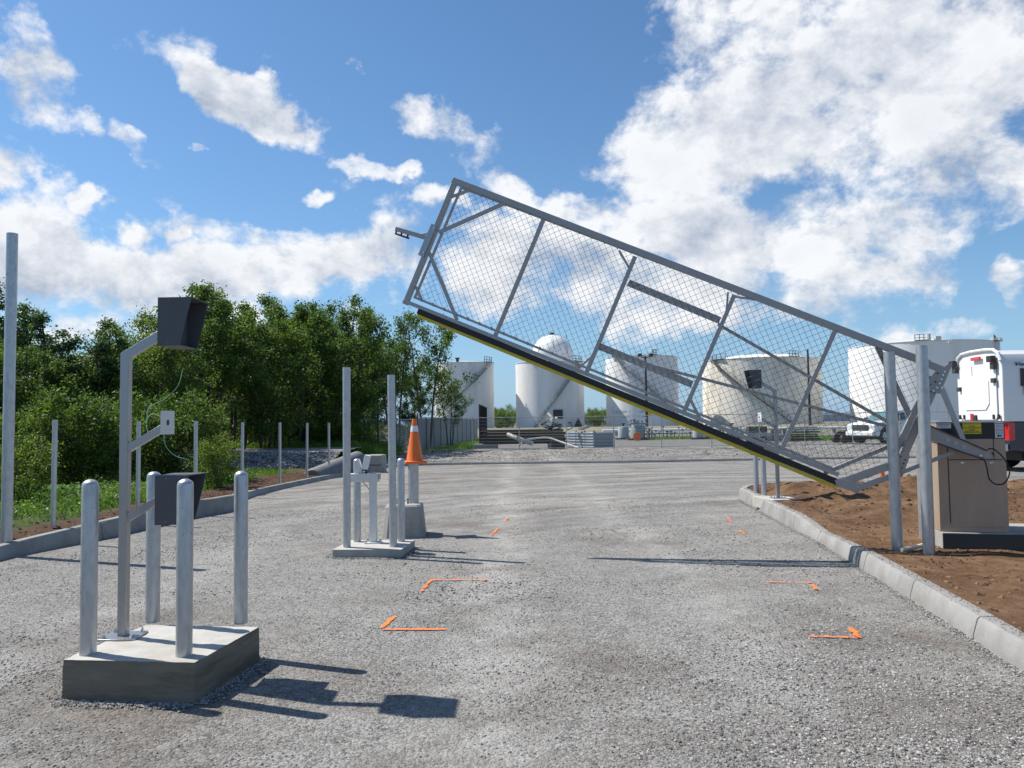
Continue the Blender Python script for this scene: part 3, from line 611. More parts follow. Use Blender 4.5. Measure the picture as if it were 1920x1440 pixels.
# ---- near pedestal base
cFL = G(115, 1313); cFR = G(364, 1321); cBR = G(487, 1241); cBL = cFL + (cBR - cFR)
HB = .235
def inset(q, k): c = (cFL + cFR + cBR + cBL) / 4; return c + (q - c) * k
poly = [cFL, cFR, cBR, cBL]
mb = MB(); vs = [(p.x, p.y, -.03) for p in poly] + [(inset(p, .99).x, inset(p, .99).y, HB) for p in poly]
mb.add(vs, [(0, 1, 2, 3), (0, 4, 5, 1), (1, 5, 6, 2), (2, 6, 7, 3), (3, 7, 4, 0)]); mb.f.append((4, 5, 6, 7)); mb.m.append(1)  # trowelled top toned up as sunlit, formed sides toned down as shaded
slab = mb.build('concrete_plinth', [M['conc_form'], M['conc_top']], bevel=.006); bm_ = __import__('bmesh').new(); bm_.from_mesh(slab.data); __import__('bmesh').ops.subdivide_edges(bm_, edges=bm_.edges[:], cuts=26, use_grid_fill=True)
for v_ in bm_.verts:
    c_ = v_.co; n_ = float(fbm(np.array(c_.x * 14 + c_.z * 11), np.array(c_.y * 14 - c_.z * 9), 4)) - .5; edge = min(1, abs(c_.z - HB) / .03)
    v_.co += v_.normal * n_ * .009; 
    if abs(c_.z - HB) < .004: v_.co.z += n_ * .003
bm_.to_mesh(slab.data); bm_.free(); slab.data.set_sharp_from_angle(angle=R(40)); slab.modifiers.clear()
tag(slab, 'thick grey concrete block under the near gooseneck pedestal, form marks on its sides', 'concrete base')
for (px, py, lb) in ((165, 1226, 'galvanised bollard at the front left corner of the near concrete base'), (345, 1229, 'galvanised bollard at the front right corner of the near concrete base'),
                     (286, 1166, 'back left galvanised bollard on the near concrete base, behind the lower hood'), (451, 1168, 'galvanised bollard at the back right corner of the near concrete base')):
    bollard(G(px, py, HB), 1.04, lb, 'bollards around the near pedestal')

# ---- gooseneck pedestal with two hooded housings
def hood_parts(root, x0, zc, s, name='hood_housing', flip=1):
    # local: opening faces +x*s ; back plate at x0
    h = .315; w = .28; d_top = .22; d_bot = .145; z0 = zc - h / 2; z1 = zc + h / 2; t = .004
    mb = MB()
    side = [(x0, z0), (x0 + s * d_bot, z0), (x0 + s * d_top, z1), (x0, z1)]
    mb.prism(side, -w / 2, -w / 2 + t); mb.prism(side, w / 2 - t, w / 2)
    mb.bx(x0, x0 + s * t, -w / 2, w / 2, z0, z1)
    mb.prism([(x0, z1 - t), (x0 + s * d_top, z1 - t), (x0 + s * d_top, z1), (x0, z1)], -w / 2, w / 2)
    mb.prism([(x0, z0), (x0 + s * d_bot, z0), (x0 + s * d_bot, z0 + t), (x0, z0 + t)], -w / 2, w / 2)
    # inner face plate set back
    mb.bx(x0 + s * .075, x0 + s * .079, -w / 2 + t, w / 2 - t, z0 + t, z1 - t)
    hd = mb.build(name, M['dgrey'], root, bevel=.0015)
    for zz in (z0 + .02, z1 - .02): MB().cyl((x0 + s * (.07), -w / 2 - .003, zz), (x0 + s * .07, -w / 2, zz), .003, n=8).build('screw', M['galv_far'], hd)
def pedestal(loc, label, s=1, zb=0.0, hp=1.86):
    root = thing('gooseneck_pedestal', label, 'access pedestal', loc)
    tw = .055
    # base plate with four bolts
    MB().box((0, 0, .006), (.24, .2, .012), rz=R(3)).build('base_plate', M['alu_bright'], root, bevel=.002)
    for bx_ in (-1, 1):
        for by_ in (-1, 1):
            mb = MB().cyl((bx_ * .09, by_ * .075, .012), (bx_ * .09, by_ * .075, .028), .013, n=6).cyl((bx_ * .09, by_ * .075, .028), (bx_ * .09, by_ * .075, .045), .006, n=8)
            mb.build('bolt', M['chrome'], root)
    # pole + upper arm as a mitred tube
    rise = math.tan(R(31)); xh = .268
    mb = MB(); h = tw / 2
    zt = hp
    prof = [(-h, .012), (h, .012), (h, zt - h * rise - .0), (s * 0 + h + 0, zt - h * rise)]
    # side outline of pole and arm in (x*s, z)
    a0 = zt + 0.0
    out = [(-h, .012), (h, .012), (h, a0 - .035), (xh, a0 - .035 + (xh - h) * rise), (xh, a0 - .035 + (xh - h) * rise + tw / math.cos(R(31))), (-h, a0 - .035 - (2 * h) * rise + tw / math.cos(R(31)) + .0)]
    out = [(x_ * s, z_) for x_, z_ in out]
    mb.prism(out, -h, h); mb.build('pole', M['alu_bright'], root, bevel=.003)
    za = a0 - .035 + (xh - h) * rise + .03
    hood_parts(root, s * xh, za + .05, s)
    root_z = []
    for zc_, xe, nm in ((hp - .66, .275, 'arm'), (hp - 1.115, .262, 'arm')):
        o2 = [(h, zc_), (xe, zc_ + (xe - h) * rise), (xe, zc_ + (xe - h) * rise + .05), (h, zc_ + .058)]
        MB().prism([(x_ * s, z_) for x_, z_ in o2], -h * .9, h * .9).build(nm, M['alu_bright'], root, bevel=.002)
        root_z.append(zc_ + (xe - h) * rise + .025)
    # small reader plate with hole and loose wires on the middle arm
    zc_ = root_z[0] + .02; pl = MB().bx(s * .275, s * .279, -.10, .10, zc_ - .078, zc_ + .078).build('reader_plate', M['cream'], root, bevel=.001)
    MB().cyl((s * .279, .0, zc_), (s * .2805, .0, zc_), .02, n=16).build('cable_hole', M['ink'], pl)
    MB().tube(SP([(s * .18, .03, zc_ - .05), (s * .14, .04, zc_ - .08), (s * .12, .03, zc_ + .0), (s * .17, .02, zc_ + .06), (s * .275, 0, zc_ + .01)]), .002, 6).build('wire', M['greenwire'], root)
    MB().tube(SP([(s * .13, .02, zc_ - .0), (s * .14, .02, zc_ + .10), (s * .24, .04, zc_ + .16), (s * .31, .08, zc_ + .25), (s * .33, .1, zc_ + .36)]), .0018, 6).build('wire', M['greenwire'], root)
    MB().tube(SP([(s * .262, -.02, zc_), (s * .27, -.02, zc_ - .14), (s * .33, 0, zc_ - .22), (s * .42, 0, zc_ - .25), (s * .40, 0, zc_ - .30)]), .002, 6).build('wire', M['greenwire'], root)
    hood_parts(root, s * .262, root_z[1] - .015, s)
    return root
pedestal(G(231, 1194, HB), 'tall aluminium gooseneck pedestal on the near concrete base with two dark hooded housings facing right', 1)

# ---- centre pedestal island
zS = .10; a = G(623, 1046); b = G(753, 1046); c = G(778, 1027); d_ = a + (c - b)
mb = MB(); poly = [a, b, c, d_]
mb.add([(p.x, p.y, -.03) for p in poly] + [(p.x, p.y, zS) for p in poly], [(0, 1, 2, 3), (0, 4, 5, 1), (1, 5, 6, 2), (2, 6, 7, 3), (3, 7, 4, 0)]); mb.f.append((4, 5, 6, 7)); mb.m.append(1)  # top face gets the paler mix, its sunlit brightness put into the colour
tag(mb.build('concrete_slab', [M['conc'], M['conc_top']], bevel=.006), 'thin pale concrete slab under the two tall pipe posts in the middle of the lot', 'concrete slab')
def height_for(px, ptop, p):      # height above p so that the top projects to row ptop
    return AT(px, ptop, p.y).z - p.z
p = G(650.5, 1026, zS); bollard(p, height_for(650, 689, p), 'left of the two tall open pipe posts on the thin middle slab', 'tall pipe posts on the middle slab', r=.047, dome=False, cat='post', name='pipe_post')
p = G(737.5, 1025, zS); bollard(p, height_for(734, 703, p), 'right of the two tall open pipe posts on the thin middle slab', 'tall pipe posts on the middle slab', r=.047, dome=False, cat='post', name='pipe_post', lean=(0, -.008))
p = G(670, 1015.5, zS); bollard(p, 1.05, 'short round-topped bollard behind the crossbar, left of the square post', 'short bollards on the middle slab')
p = G(752.5, 1015, zS); bollard(p, 1.05, 'short round-topped bollard right beside the traffic cone block', 'short bollards on the middle slab')
P0 = G(700, 1018, zS)
st = thing('reader_stand', 'square post with a horizontal crossbar carrying a small white sensor head', 'reader stand', P0)
zt = AT(700, 903, P0.y).z - zS
MB().box((0, 0, zt / 2), (.088, .088, zt)).build('post', M['cream'], st, bevel=.003)
MB().box((0, 0, .008), (.2, .17, .016)).build('base_plate', M['cream'], st, bevel=.002)
for i in (-1, 1):
    for j in (-1, 1): MB().cyl((i * .08, j * .065, .016), (i * .08, j * .065, .04), .011, n=6).build('bolt', M['alu_bright'], st)
MB().bx(-.30, .075, -.06, .06, zt, zt + .105).build('crossbar', M['cream'], st, bevel=.004)
MB().bx(.075, .09, -.07, .05, zt + .03, zt + .10).build('end_clamp', M['alu'], st, bevel=.002)
MB().beam((-.13, 0, zt), (-.03, 0, zt - .12), .006, .008).build('brace', M['dark_steel'], st)
MB().beam((-.06, 0, zt), (-.03, 0, zt - .035), .006, .008).build('brace', M['dark_steel'], st)
hb = MB().prism([(-.235, zt + .105), (-.15, zt + .105), (-.15, zt + .21), (-.175, zt + .29), (-.235, zt + .27)], -.035, .035).build('sensor_head', M['cream'], st, bevel=.002)
MB().beam((-.105, 0, zt + .16), (-.065, 0, zt + .335), .10, .065, up=(1, 0, 0)).build('hood', M['wlabel'], st, bevel=.002)
MB().bx(-.10, -.075, -.015, .015, zt + .105, zt + .18).build('bracket', M['dark_steel'], st)
MB().cyl((0.0, 0, zt + .105), (0.0, 0, zt + .12), .04, n=18).build('cap_disc', M['alu_bright'], st)

# ---- concrete blocks (tapered, chamfered) ------------------------------------------------
def cblock(root, w0, d0, w1, d1, h, ch, m_):
    def oct_(w, d, z, c): return [(-w / 2 + c, -d / 2, z), (w / 2 - c, -d / 2, z), (w / 2, -d / 2 + c, z), (w / 2, d / 2 - c, z), (w / 2 - c, d / 2, z), (-w / 2 + c, d / 2, z), (-w / 2, d / 2 - c, z), (-w / 2, -d / 2 + c, z)]
    mb = MB(); lv = oct_(w0, d0, -.02, ch) + oct_(w1, d1, h - .03, ch * .8) + oct_(w1 - .05, d1 - .05, h, ch * .7)
    fs = [tuple(range(8)), tuple(range(16, 24))] + [(k * 8 + i, k * 8 + (i + 1) % 8, (k + 1) * 8 + (i + 1) % 8, (k + 1) * 8 + i) for k in (0, 1) for i in range(8)]
    return mb.add(lv, fs).build('block_body', m_, root, bevel=.006)
f0 = G(710, 1010); f1 = G(788, 1009); cblk = (f0 + f1) / 2 + Vector((0.03, .33, 0))
cb = thing('concrete_block', 'tapered precast concrete block carrying the pipe stub with the orange cone', 'concrete block', cblk, rz=R(4))
wB = (f1 - f0).length * 1.03
hB = .455
cblock(cb, wB, .66, wB * .86, .54, hB, .07, M['conc'])
for dx in (-.10, .05):
    MB().cyl((dx, -.06, hB), (dx, -.06, hB + .02), .016, n=8).cyl((dx, -.06, hB + .02), (dx, -.06, hB + .08), .007, n=8).cyl((dx, -.06, hB + .045), (dx, -.06, hB + .06), .015, n=6).build('anchor_bolt', M['dark_steel'], cb)
ps = AT(775.5, 937, cblk.y + .03)
stub = MB().lathe([(.076, 0), (.076, .66), (.068, .66), (.068, .1)], n=30).build('pipe_stub', M['galv']); stub.location = (ps.x, cblk.y + .03, hB - .002)
tag(stub, 'wide galvanised pipe stub standing on the tapered block under the traffic cone', 'pipe post')
zc0 = AT(776, 869, cblk.y).z
stub.scale = (1, 1, (zc0 - hB - .0) / .66)
cn = thing('traffic_cone', 'orange traffic cone with one white band perched on the pipe stub', 'traffic cone', (AT(777, 869, cblk.y).x, cblk.y + .03, zc0), rz=R(12))
MB().box((0.01, 0, .018), (.31, .31, .036)).build('base', M['orange'], cn, bevel=.01)
hC = AT(776, 785, cblk.y).z - zc0
MB().lathe([(.125, .036), (.118, .05), (.030, hC), (.022, hC), (.022, hC - .03)], n=32).build('cone_body', M['orange'], cn)
def rc(z): return .118 + (.030 - .118) * (z - .05) / (hC - .05) + .0015
z0, z1 = hC * .71, hC * .84
MB().lathe([(rc(z0), z0), (rc(z1), z1)], n=32).build('reflective_band', M['wlabel'], cn)
# the block by the culvert, stencilled
p0 = G(686, 887); p1 = G(719, 886); pc = (p0 + p1) / 2 + Vector((0, .3, 0)); wb = (p1 - p0).length
b2 = thing('concrete_block', 'square grey precast block with black stencilled maker name beyond the reader stand', 'concrete block', pc, rz=R(-6))
hh = AT(702, 853, pc.y - .25).z
cblock(b2, wb, .6, wb * .97, .58, hh, .05, M['conc'])
for sx_, st_ in ((-.13, 'BETON'), (.12, 'BOLDUC')): textmesh('stencil', st_, .072, M['ink'], b2, Matrix.Translation((sx_, -.297, hh * .42)) @ Matrix.Rotation(R(90), 4, 'X'), bold=.002)

# ------------------------------------------------------------------ posts on the left
p = G(12, 1012, .2); p.z = float(vergez(np.array(p.x), np.array(p.y))) + .0
bollard(p, AT(17, 438, p.y).z - p.z, 'very tall thick galvanised pipe post at the left edge behind the kerb', None, r=.066, dome=False, cat='post', name='tall_pipe_post')
FP = [(101, 10.0, 787, 'nearest thin fence post, just right of the very tall pipe post'), (259, 12.6, 790, 'second thin fence post from the left, just right of the gooseneck pole'), (367, 14.5, 790, 'thin fence post rising above the right end of the lower hood'),
      (454, 16.3, 792, 'thin fence post directly behind the back right bollard'), (525, 18.1, 792, 'thin fence post standing before the gravel bank, left of the middle one'), (575.5, 19.8, 793, 'thin fence post at the left end of the ribbed culvert pipe'),
      (617, 21.4, 793, 'thin fence post in front of the ribbed culvert pipe, nearest the tall middle posts')]
for i, (px, d, yt, lb) in enumerate(FP):
    d = min(np.arange(9.5, 24, .05), key=lambda q_: abs(AT(px, 900, q_).x - (float(kerb_x(LKPn, q_)) - (.45 if i < 2 else .22)))); d = float(d)
    x_ = AT(px, 900, d).x; z_ = float(vergez(np.array(x_), np.array(d))) - .03
    o = bollard((x_, d, z_), 1.5, lb, 'thin fence posts along the left kerb', r=.034, dome=False, cat='fence post', name='fence_post', lean=(random.uniform(-.006, .006), random.uniform(-.006, .006)))
    o.scale = (1, 1, (AT(px, yt, d).z - z_) / 1.5)

# ------------------------------------------------------------------ the gate
GA = Vector((4.0, 8.75, 0)); gdir = Vector((.974, -.225, 0)).normalized(); gn = Vector((.225, .974, 0)).normalized(); GRZ = math.atan2(gdir.y, gdir.x)
def GL(px, py, off=0.0):
    d = ray(px, py); o = Vector((0, 0, EYE)); A = GA + gn * off; t = (A - o).dot(gn) / d.dot(gn); q = o + d * t; r_ = q - GA
    return Vector((r_.dot(gdir), off, q.z))
gate = thing('vertical_pivot_gate', 'long chain-link gate leaf tilted up at an angle, with a black and yellow lower edge', 'gate', GA, GRZ)
def gbar(name, a, b, w, t=.04, off=0.0, mt='alu', par=None, bev=.003, offs=None):
    p, q = GL(*a, off), GL(*b, off)
    return MB().beam(p, q, t, w, up=(0, 0, 1) if abs((q - p).normalized().z) < .9 else (1, 0, 0)).build(name, M[mt], par or gate, bevel=bev)
RT = .055
gbar('top_rail', (849, 338), (1742, 682), .078, RT)
gbar('end_rail', (856, 335), (760, 571), .072, RT - .004)
gbar('bottom_rail', (757, 564), (1572, 890), .05, RT)
# inner mesh frame
IF = [((869, 352), (1715, 672)), ((864, 352), (777, 556)), ((777, 557), (1490, 849))]
gbar('mesh_frame_top', (866, 352), (1700, 668), .03, .03, off=.004)
gbar('mesh_frame_end', (865, 352), (778, 558), .03, .026, off=.004)
gbar('mesh_frame_bottom', (776, 557), (1560, 878), .03, .03, off=.004)
for a, b in (((1020, 409), (929, 629)), ((1191, 481), (1099, 700)), ((1377, 553), (1281, 776)), ((1565, 622), (1462, 850))):
    gbar('upright', a, b, .05, .038, off=.0)
for a, b, w in (((823, 436), (949, 380), .05), ((847, 369), (884, 355), .035), ((805, 474), (857, 600), .045), ((780, 538), (792, 565), .035),
                ((1161, 470), (1181, 505), .028), ((1375, 556), (1418, 562), .022), ((1365, 548), (1362, 585), .022), ((1295, 750), (1312, 784), .036),
                ((1085, 690), (1110, 668), .025)):
    gbar('brace', a, b, w, .03, off=.002)
# long trusses
gbar('wide_truss', (1178, 530), (1350, 601), .085, .025, off=.03)
gbar('long_truss', (1346, 608), (1668, 793), .036, .03, off=.03)
gbar('wide_truss', (1123, 649), (1298, 721), .085, .025, off=.03)
gbar('long_truss', (1215, 684), (1670, 801), .036, .03, off=.034)
gbar('long_truss', (1645, 650), (1712, 793), .06, .03, off=.03)
gbar('lower_truss', (1545, 887), (1680, 832), .045, .035, off=.03)
gbar('lower_arm', (1567, 907), (1690, 866), .085, .045, off=-.02)
gbar('lower_arm', (1600, 918), (1690, 886), .06, .04, off=-.035)
q = [GL(1567, 900), GL(1578, 897), GL(1616, 908), GL(1607, 925), GL(1570, 911)]
MB().prism([(p.x, p.z) for p in q], -.05, .03).build('corner_plate', M['alu'], gate, bevel=.003)
# safety edge
def offs(a, b, d):
    p, q = GL(*a), GL(*b); u = (q - p).normalized(); nn = Vector((u.z, 0, -u.x)) ; return p + nn * d, q + nn * d
p, q = offs((787, 576), (1572, 895), .055); MB().beam(p, q, .06, .072).build('rubber_edge', M['rubber'], gate, bevel=.006)
p, q = offs((789, 576), (1573, 895), .116); MB().beam(p, q, .052, .042).build('yellow_edge', M['yellow'], gate, bevel=.006)
# chain-link fabric: every wire a zigzag that hooks into its neighbour
gp0 = GL(866, 356); ux = (GL(1700, 672) - gp0).normalized(); uz = (GL(779, 556) - gp0); Hm = uz.length; uz.normalize()
Lm = (GL(1745, 692) - gp0).dot(ux); pitch = .0455
def zig_mesh():
    segs = []
    nW = int(Lm / pitch); nZ = int(Hm / pitch)
    brL = (GL(1650, 884) - gp0).dot(ux)
    for k in range(nW):
        x0 = k * pitch; pts = []
        for j in range(nZ + 1):
            z = j * pitch; x = x0 + (pitch if (j + k) % 2 else 0)
            # right boundary slants in from the top rail end to the bottom rail end
            lim = Lm + (brL - Lm) * z / Hm
            if x > lim: break
            yy = .010 * (1 if j % 2 else -1)
            pts.append(gp0 + ux * x + uz * z + Vector((0, -.004 + yy * .5, 0)))
        for a_, b_ in zip(pts[:-1], pts[1:]): segs.append((a_, b_))
    A = np.array([[*a_] for a_, b_ in segs]); B = np.array([[*b_] for a_, b_ in segs]); d = B - A; d /= np.linalg.norm(d, axis=1)[:, None]
    A = A - d * .002; B = B + d * .002
    e1 = np.tile(np.array([0, 1, 0.]), (len(A), 1)); e2 = np.cross(d, e1); rr = .0023
    ring = []
    for k in range(3):
        c, s_ = math.cos(k * 2.0944), math.sin(k * 2.0944); ring.append((c * e1 + s_ * e2) * rr)
    V = np.stack([A + ring[0], A + ring[1], A + ring[2], B + ring[0], B + ring[1], B + ring[2]], 1).reshape(-1, 3)
    f0 = np.array([(0, 1, 4, 3), (1, 2, 5, 4), (2, 0, 3, 5)]); Fc = (f0[None] + (np.arange(len(A)) * 6)[:, None, None]).reshape(-1, 4)
    npmesh('chain_link_mesh', V, Fc, M['wire'], gate, smooth=True, kind='stuff')
zig_mesh()
# wire ties along the inner frame
ties = MB()
for (a, b) in (((869, 353), (1700, 668)), ((864, 356), (779, 556)), ((780, 558), (1555, 876))):
    p, q = GL(*a), GL(*b); n = int((q - p).length / .17)
    for i in range(n):
        c = p.lerp(q, (i + .5) / n); ties.box((c.x, .0, c.z), (.014, .05, .042))
ties.build('wire_ties', M['alu'], gate, kind='stuff')
# latch arm on the far end
gbar('latch_arm', (742, 429), (803, 447), .055, .04, off=-.01)
gbar('latch_brace', (780, 441), (815, 436), .02, .02, off=-.01)
lp = gbar('latch_plate', (814, 421), (789, 480), .085, .012, off=-.036, mt='alu_bright', bev=.002)
for a in ((813, 428), (794, 473)): p = GL(*a, -.045); MB().cyl((p.x, -.05, p.z), (p.x, -.042, p.z), .012, n=8).build('bolt', M['chrome'], lp)
lc = gbar('roller_bracket', (741, 438), (767, 447), .022, .03, off=-.01, mt='dark_steel')
for a, b in (((744, 431), (742, 438)), ((754, 434), (752, 441)), ((765, 438), (764, 446))): gbar('roller_pin', a, b, .02, .02, off=-.01, mt='dark_steel', par=lc if False else gate)
# heel plate with bolts at the pivot end
q = [GL(1715, 668), GL(1772, 690), GL(1779, 683), GL(1782, 683), GL(1758, 738), GL(1737, 730), GL(1737, 712), GL(1748, 690), GL(1716, 678)]
hp_ = MB().prism([(p.x, p.z) for p in [GL(1716, 667), GL(1768, 688), GL(1775, 682), GL(1783, 684), GL(1760, 739), GL(1733, 730), GL(1730, 722), GL(1738, 714), GL(1752, 696), GL(1714, 680)]], -.045, -.033).build('heel_plate', M['alu'], gate, bevel=.002)
for a in ((1758, 700), (1768, 703), (1765, 711), (1754, 716), (1762, 719), (1745, 722), (1757, 727), (1750, 733), (1771, 697), (1766, 727)):
    p = GL(*a, -.045); MB().cyl((p.x, -.052, p.z), (p.x, -.044, p.z), .0105, n=8).build('bolt', M['chrome' if a[1] % 2 else 'dark_steel'], hp_)
# twin heel stiles
gbar('heel_stile', (1764, 700), (1688, 868), .075, .05, off=-.0)
gbar('heel_stile', (1745, 706), (1672, 862), .06, .05, off=.02)
gbar('heel_channel_lip', (1745, 722), (1692, 838), .012, .07, off=-.02, mt='alu_bright')
q = [(1684, 852), (1694, 845), (1703, 849), (1702, 860), (1690, 893), (1680, 898), (1676, 892), (1678, 866)]
pp = MB().prism([(GL(*a).x, GL(*a).z) for a in q], -.055, -.042).build('pivot_plate', M['alu'], gate, bevel=.002)
for a in ((1689, 856), (1697, 862), (1694, 869), (1691, 877), (1687, 884), (1684, 890)): p = GL(*a, -.05); MB().cyl((p.x, -.062, p.z), (p.x, -.054, p.z), .009, n=8).build('bolt', M['dark_steel'], pp)
# drive arm over the cabinet
Q0, Q1, Q2, Q3 = GL(1722, 790), GL(1851, 846), GL(1846, 861), GL(1722, 818)
da = MB().prism([(Q0.x, Q0.z), (Q1.x, Q1.z), (GL(1852, 855).x, GL(1852, 855).z), (Q2.x, Q2.z), (GL(1800, 847).x, GL(1800, 847).z), (Q3.x, Q3.z)], -.10, -.06).build('drive_arm', M['alu'], gate, bevel=.004)
for a, b, nm in (((1722, 788.5), (1851, 845), 'arm_lip'), ((1722, 819.5), (1845, 862), 'arm_lip')):
    p, q = GL(*a, -.11), GL(*b, -.11); MB().beam(p, q, .03, .010).build('arm_lip', M['dark_steel'], da)
for a in ((1776, 825), (1791, 831), (1806, 837.5)):
    p = GL(*a, -.10); MB().lathe([(.024, 0), (.024, -.006), (.016, -.006), (.016, -.014), (.0005, -.014)], c=(p.x, -.10, p.z), n=16, ax='Y').build('bolt', M['alu_bright'], da)
p = GL(1838, 854, -.1); MB().cyl((p.x, -.115, p.z), (p.x, -.10, p.z), .014, n=8).build('bolt', M['chrome'], da)
gbar('strut', (1765, 727), (1806, 826), .052, .04, off=-.03, mt='alu_bright')
gbar('strut', (1690, 886), (1800, 843), .042, .04, off=-.03, mt='alu')
gbar('strut', (1727, 700), (1737, 735), .04, .03, off=.02)

# guide posts around the heel of the gate
def gpost(px, py, topx, topy, z, lb, r=.062):
    p = G(px, py, z); o = bollard((p.x, p.y, p.z - .05), AT(topx, topy, p.y).z - p.z + .05, lb, 'galvanised guide posts at the heel of the gate', r=r, dome=False, cat='post', name='guide_post')
    t = AT(topx, topy, p.y); o.rotation_euler = (0, math.atan2(t.x - p.x, t.z - p.z), 0); return p
P1 = gpost(1683, 1033, 1667, 660, .12, 'shorter guide post of the gate, left one, standing near the kerb', r=.060)
P2 = gpost(1742, 1041, 1728, 648, .12, 'front right guide post of the gate, the tallest, beside the cabinet', r=.060)
P3 = gpost(1733, 1012, 1725, 792, .12, 'guide post hidden behind the tall right one, on the cabinet side of the gate', r=.055)
MB().tube([G(1690, 1031, .17), G(1712, 1027, .17), G(1745, 1018, .16)], .022, 12).build('conduit', M['wpipe'], label='short white plastic pipe lying on the soil between the guide posts', category='pipe')

# ------------------------------------------------------------------ operator cabinet on its pad
C0 = G(1768, 1032, .11)
pad = thing('equipment_pad', 'concrete pad with a dark shaded front under the stainless cabinet', 'concrete pad', (C0.x, C0.y, .02), GRZ)
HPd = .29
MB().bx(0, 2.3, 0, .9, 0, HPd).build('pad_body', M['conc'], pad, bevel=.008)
MB().bx(.003, 2.297, -.012, -.001, .0, HPd - .012).build('shaded_front', M['dark_steel'], pad)  # thin sheet: dark front and its shade both put into the colour
cb_ = thing('operator_cabinet', 'tall brushed stainless gate operator cabinet with a black top band and warning labels', 'gate operator', pad.location + Vector((0, 0, HPd)), GRZ)
Rz = Matrix.Rotation(GRZ, 3, 'Z')
cb_.location = cb_.location + Rz @ Vector((.0, .06, 0))
zb = HPd + .02
def CL(px, py):      # point on the cabinet front, in cabinet coordinates
    d = ray(px, py); o = Vector((0, 0, EYE)); t = (cb_.location - o).dot(gn) / d.dot(gn); r_ = o + d * t - cb_.location; return (r_.dot(gdir), r_.z)
wC = CL(1893, 1001)[0]; hC_ = CL(1820, 791)[1]
MB().bx(0, wC, .0, .62, 0, hC_).build('cabinet_shell', M['stain'], cb_, bevel=.004)
zk = CL(1830, 823)[1]
MB().bx(.004, wC - .004, -.004, 0, zk, hC_ - .012).build('black_panel', M['blackp'], cb_)
MB().bx(-.004, wC + .004, -.006, .63, hC_ - .01, hC_ + .006).build('lid', M['alu_bright'], cb_, bevel=.002)
x0 = CL(1779, 870)[0]; z1_ = CL(1779, 863)[1]
dr = MB().bx(x0, wC - .035, -.006, 0, .055, z1_).build('door', M['stain'], cb_, bevel=.002)
MB().bx(x0 - .012, x0 - .004, -.002, 0, .1, zk).build('door_seam', M['blackp'], cb_)
MB().bx(x0, wC - .035, -.0035, 0, z1_ + .002, z1_ + .010).build('door_seam', M['blackp'], cb_)
MB().bx(wC - .125, wC - .118, -.0035, 0, z1_ + .01, zk).build('door_seam', M['blackp'], cb_)
for fx in (.13, .42):
    MB().cyl((x0 + fx, -.012, z1_ - .028), (x0 + fx, -.006, z1_ - .028), .014, n=14).cyl((x0 + fx + .02, -.010, z1_ - .024), (x0 + fx + .02, -.006, z1_ - .024), .008, n=10).build('lock', M['chrome'], dr)
def label_rect(pa, pb, m_, nm):
    (xa, za), (xb, zb_) = CL(*pa), CL(*pb); o = MB().bx(xa, xb, -.0065, -.004, zb_, za).build(nm, m_, cb_); return o, xa, xb, za, zb_
def lines(parent, xa, xb, rows, size, m_):
    for zz, txt in rows:
        textmesh('lettering', txt, size, m_, parent, Matrix.Translation(((xa + xb) / 2, -.0075, zz)) @ Matrix.Rotation(R(90), 4, 'X'), bold=.0004, extrude=.0004)
o, xa, xb, za, zb_ = label_rect((1757, 794), (1783, 803), M['wlabel'], 'white_label'); lines(o, xa, xb, [(za - .012, 'SERIES 2000 GATE OPERATOR'), (za - .03, 'UL 325  CLASS I II III IV')], .0095, M['ink'])
o, xa, xb, za, zb_ = label_rect((1804, 792), (1840, 813.5), M['ylabel'], 'yellow_label'); hh_ = za - zb_
lines(o, xa, xb, [(za - .016, 'STAY CLEAR OF THE GATE AT ALL TIMES'), (za - hh_ * .33, 'ATTENTION'), (za - hh_ * .48, 'DO NOT ALLOW PERSONS NEAR GATE'), (za - hh_ * .64, 'WARNING'), (za - hh_ * .76, 'KEEP GATE PATH CLEAR'), (za - hh_ * .88, 'GATE MAY MOVE AT ANY TIME')], .0125, M['ink'])
o, xa, xb, za, zb_ = label_rect((1864.5, 791.5), (1882, 821), M['wlabel'], 'warning_label')
for k in (.06, .46): MB().bx(xa + .004, xb - .004, -.0075, -.0065, za - (za - zb_) * (k + .045), za - (za - zb_) * k).build('red_bar', M['rlabel'], o)
lines(o, xa, xb, [(za - (za - zb_) * k, 'Moving gate can cause') for k in (.17, .23, .29, .35)] + [(za - (za - zb_) * k, 'serious injury or death') for k in (.57, .63, .69, .75)], .0075, M['blue_steel'])
MB().bx(xa + .02, xa + .04, -.0075, -.0065, zb_ + .012, zb_ + .035).bx(xb - .045, xb - .02, -.0075, -.0065, zb_ + .015, zb_ + .03).build('pictogram', M['ink'], o)
# control cables hanging from the arm
def CW(px, py, off):
    d = ray(px, py); o = Vector((0, 0, EYE)); A = GA + gn * off; t = (A - o).dot(gn) / d.dot(gn); return o + d * t
MB().tube(spl([CW(1852, 842, -.09), CW(1865, 843, -.12), CW(1884, 862, -.12), CW(1893, 885, -.12), CW(1884, 905, -.12), CW(1868, 908, -.1), CW(1855, 898, -.08), CW(1851, 880, -.06), CW(1846, 864, -.04), CW(1836, 858, -.03)]), .0075, 8).build('cable', M['rubber'], label='thick black cable looping down from the end of the drive arm', category='cable')
MB().tube(spl([CW(1832, 862, .2), CW(1838, 888, .2), CW(1850, 903, .2), CW(1864, 906, .2), CW(1875, 893, .2), CW(1872, 872, .2), CW(1860, 848, .15)]), .0045, 8).build('cable', M['rubber'], label='thin dark cable loop hanging inside the thick one in front of the cabinet door', category='cable')

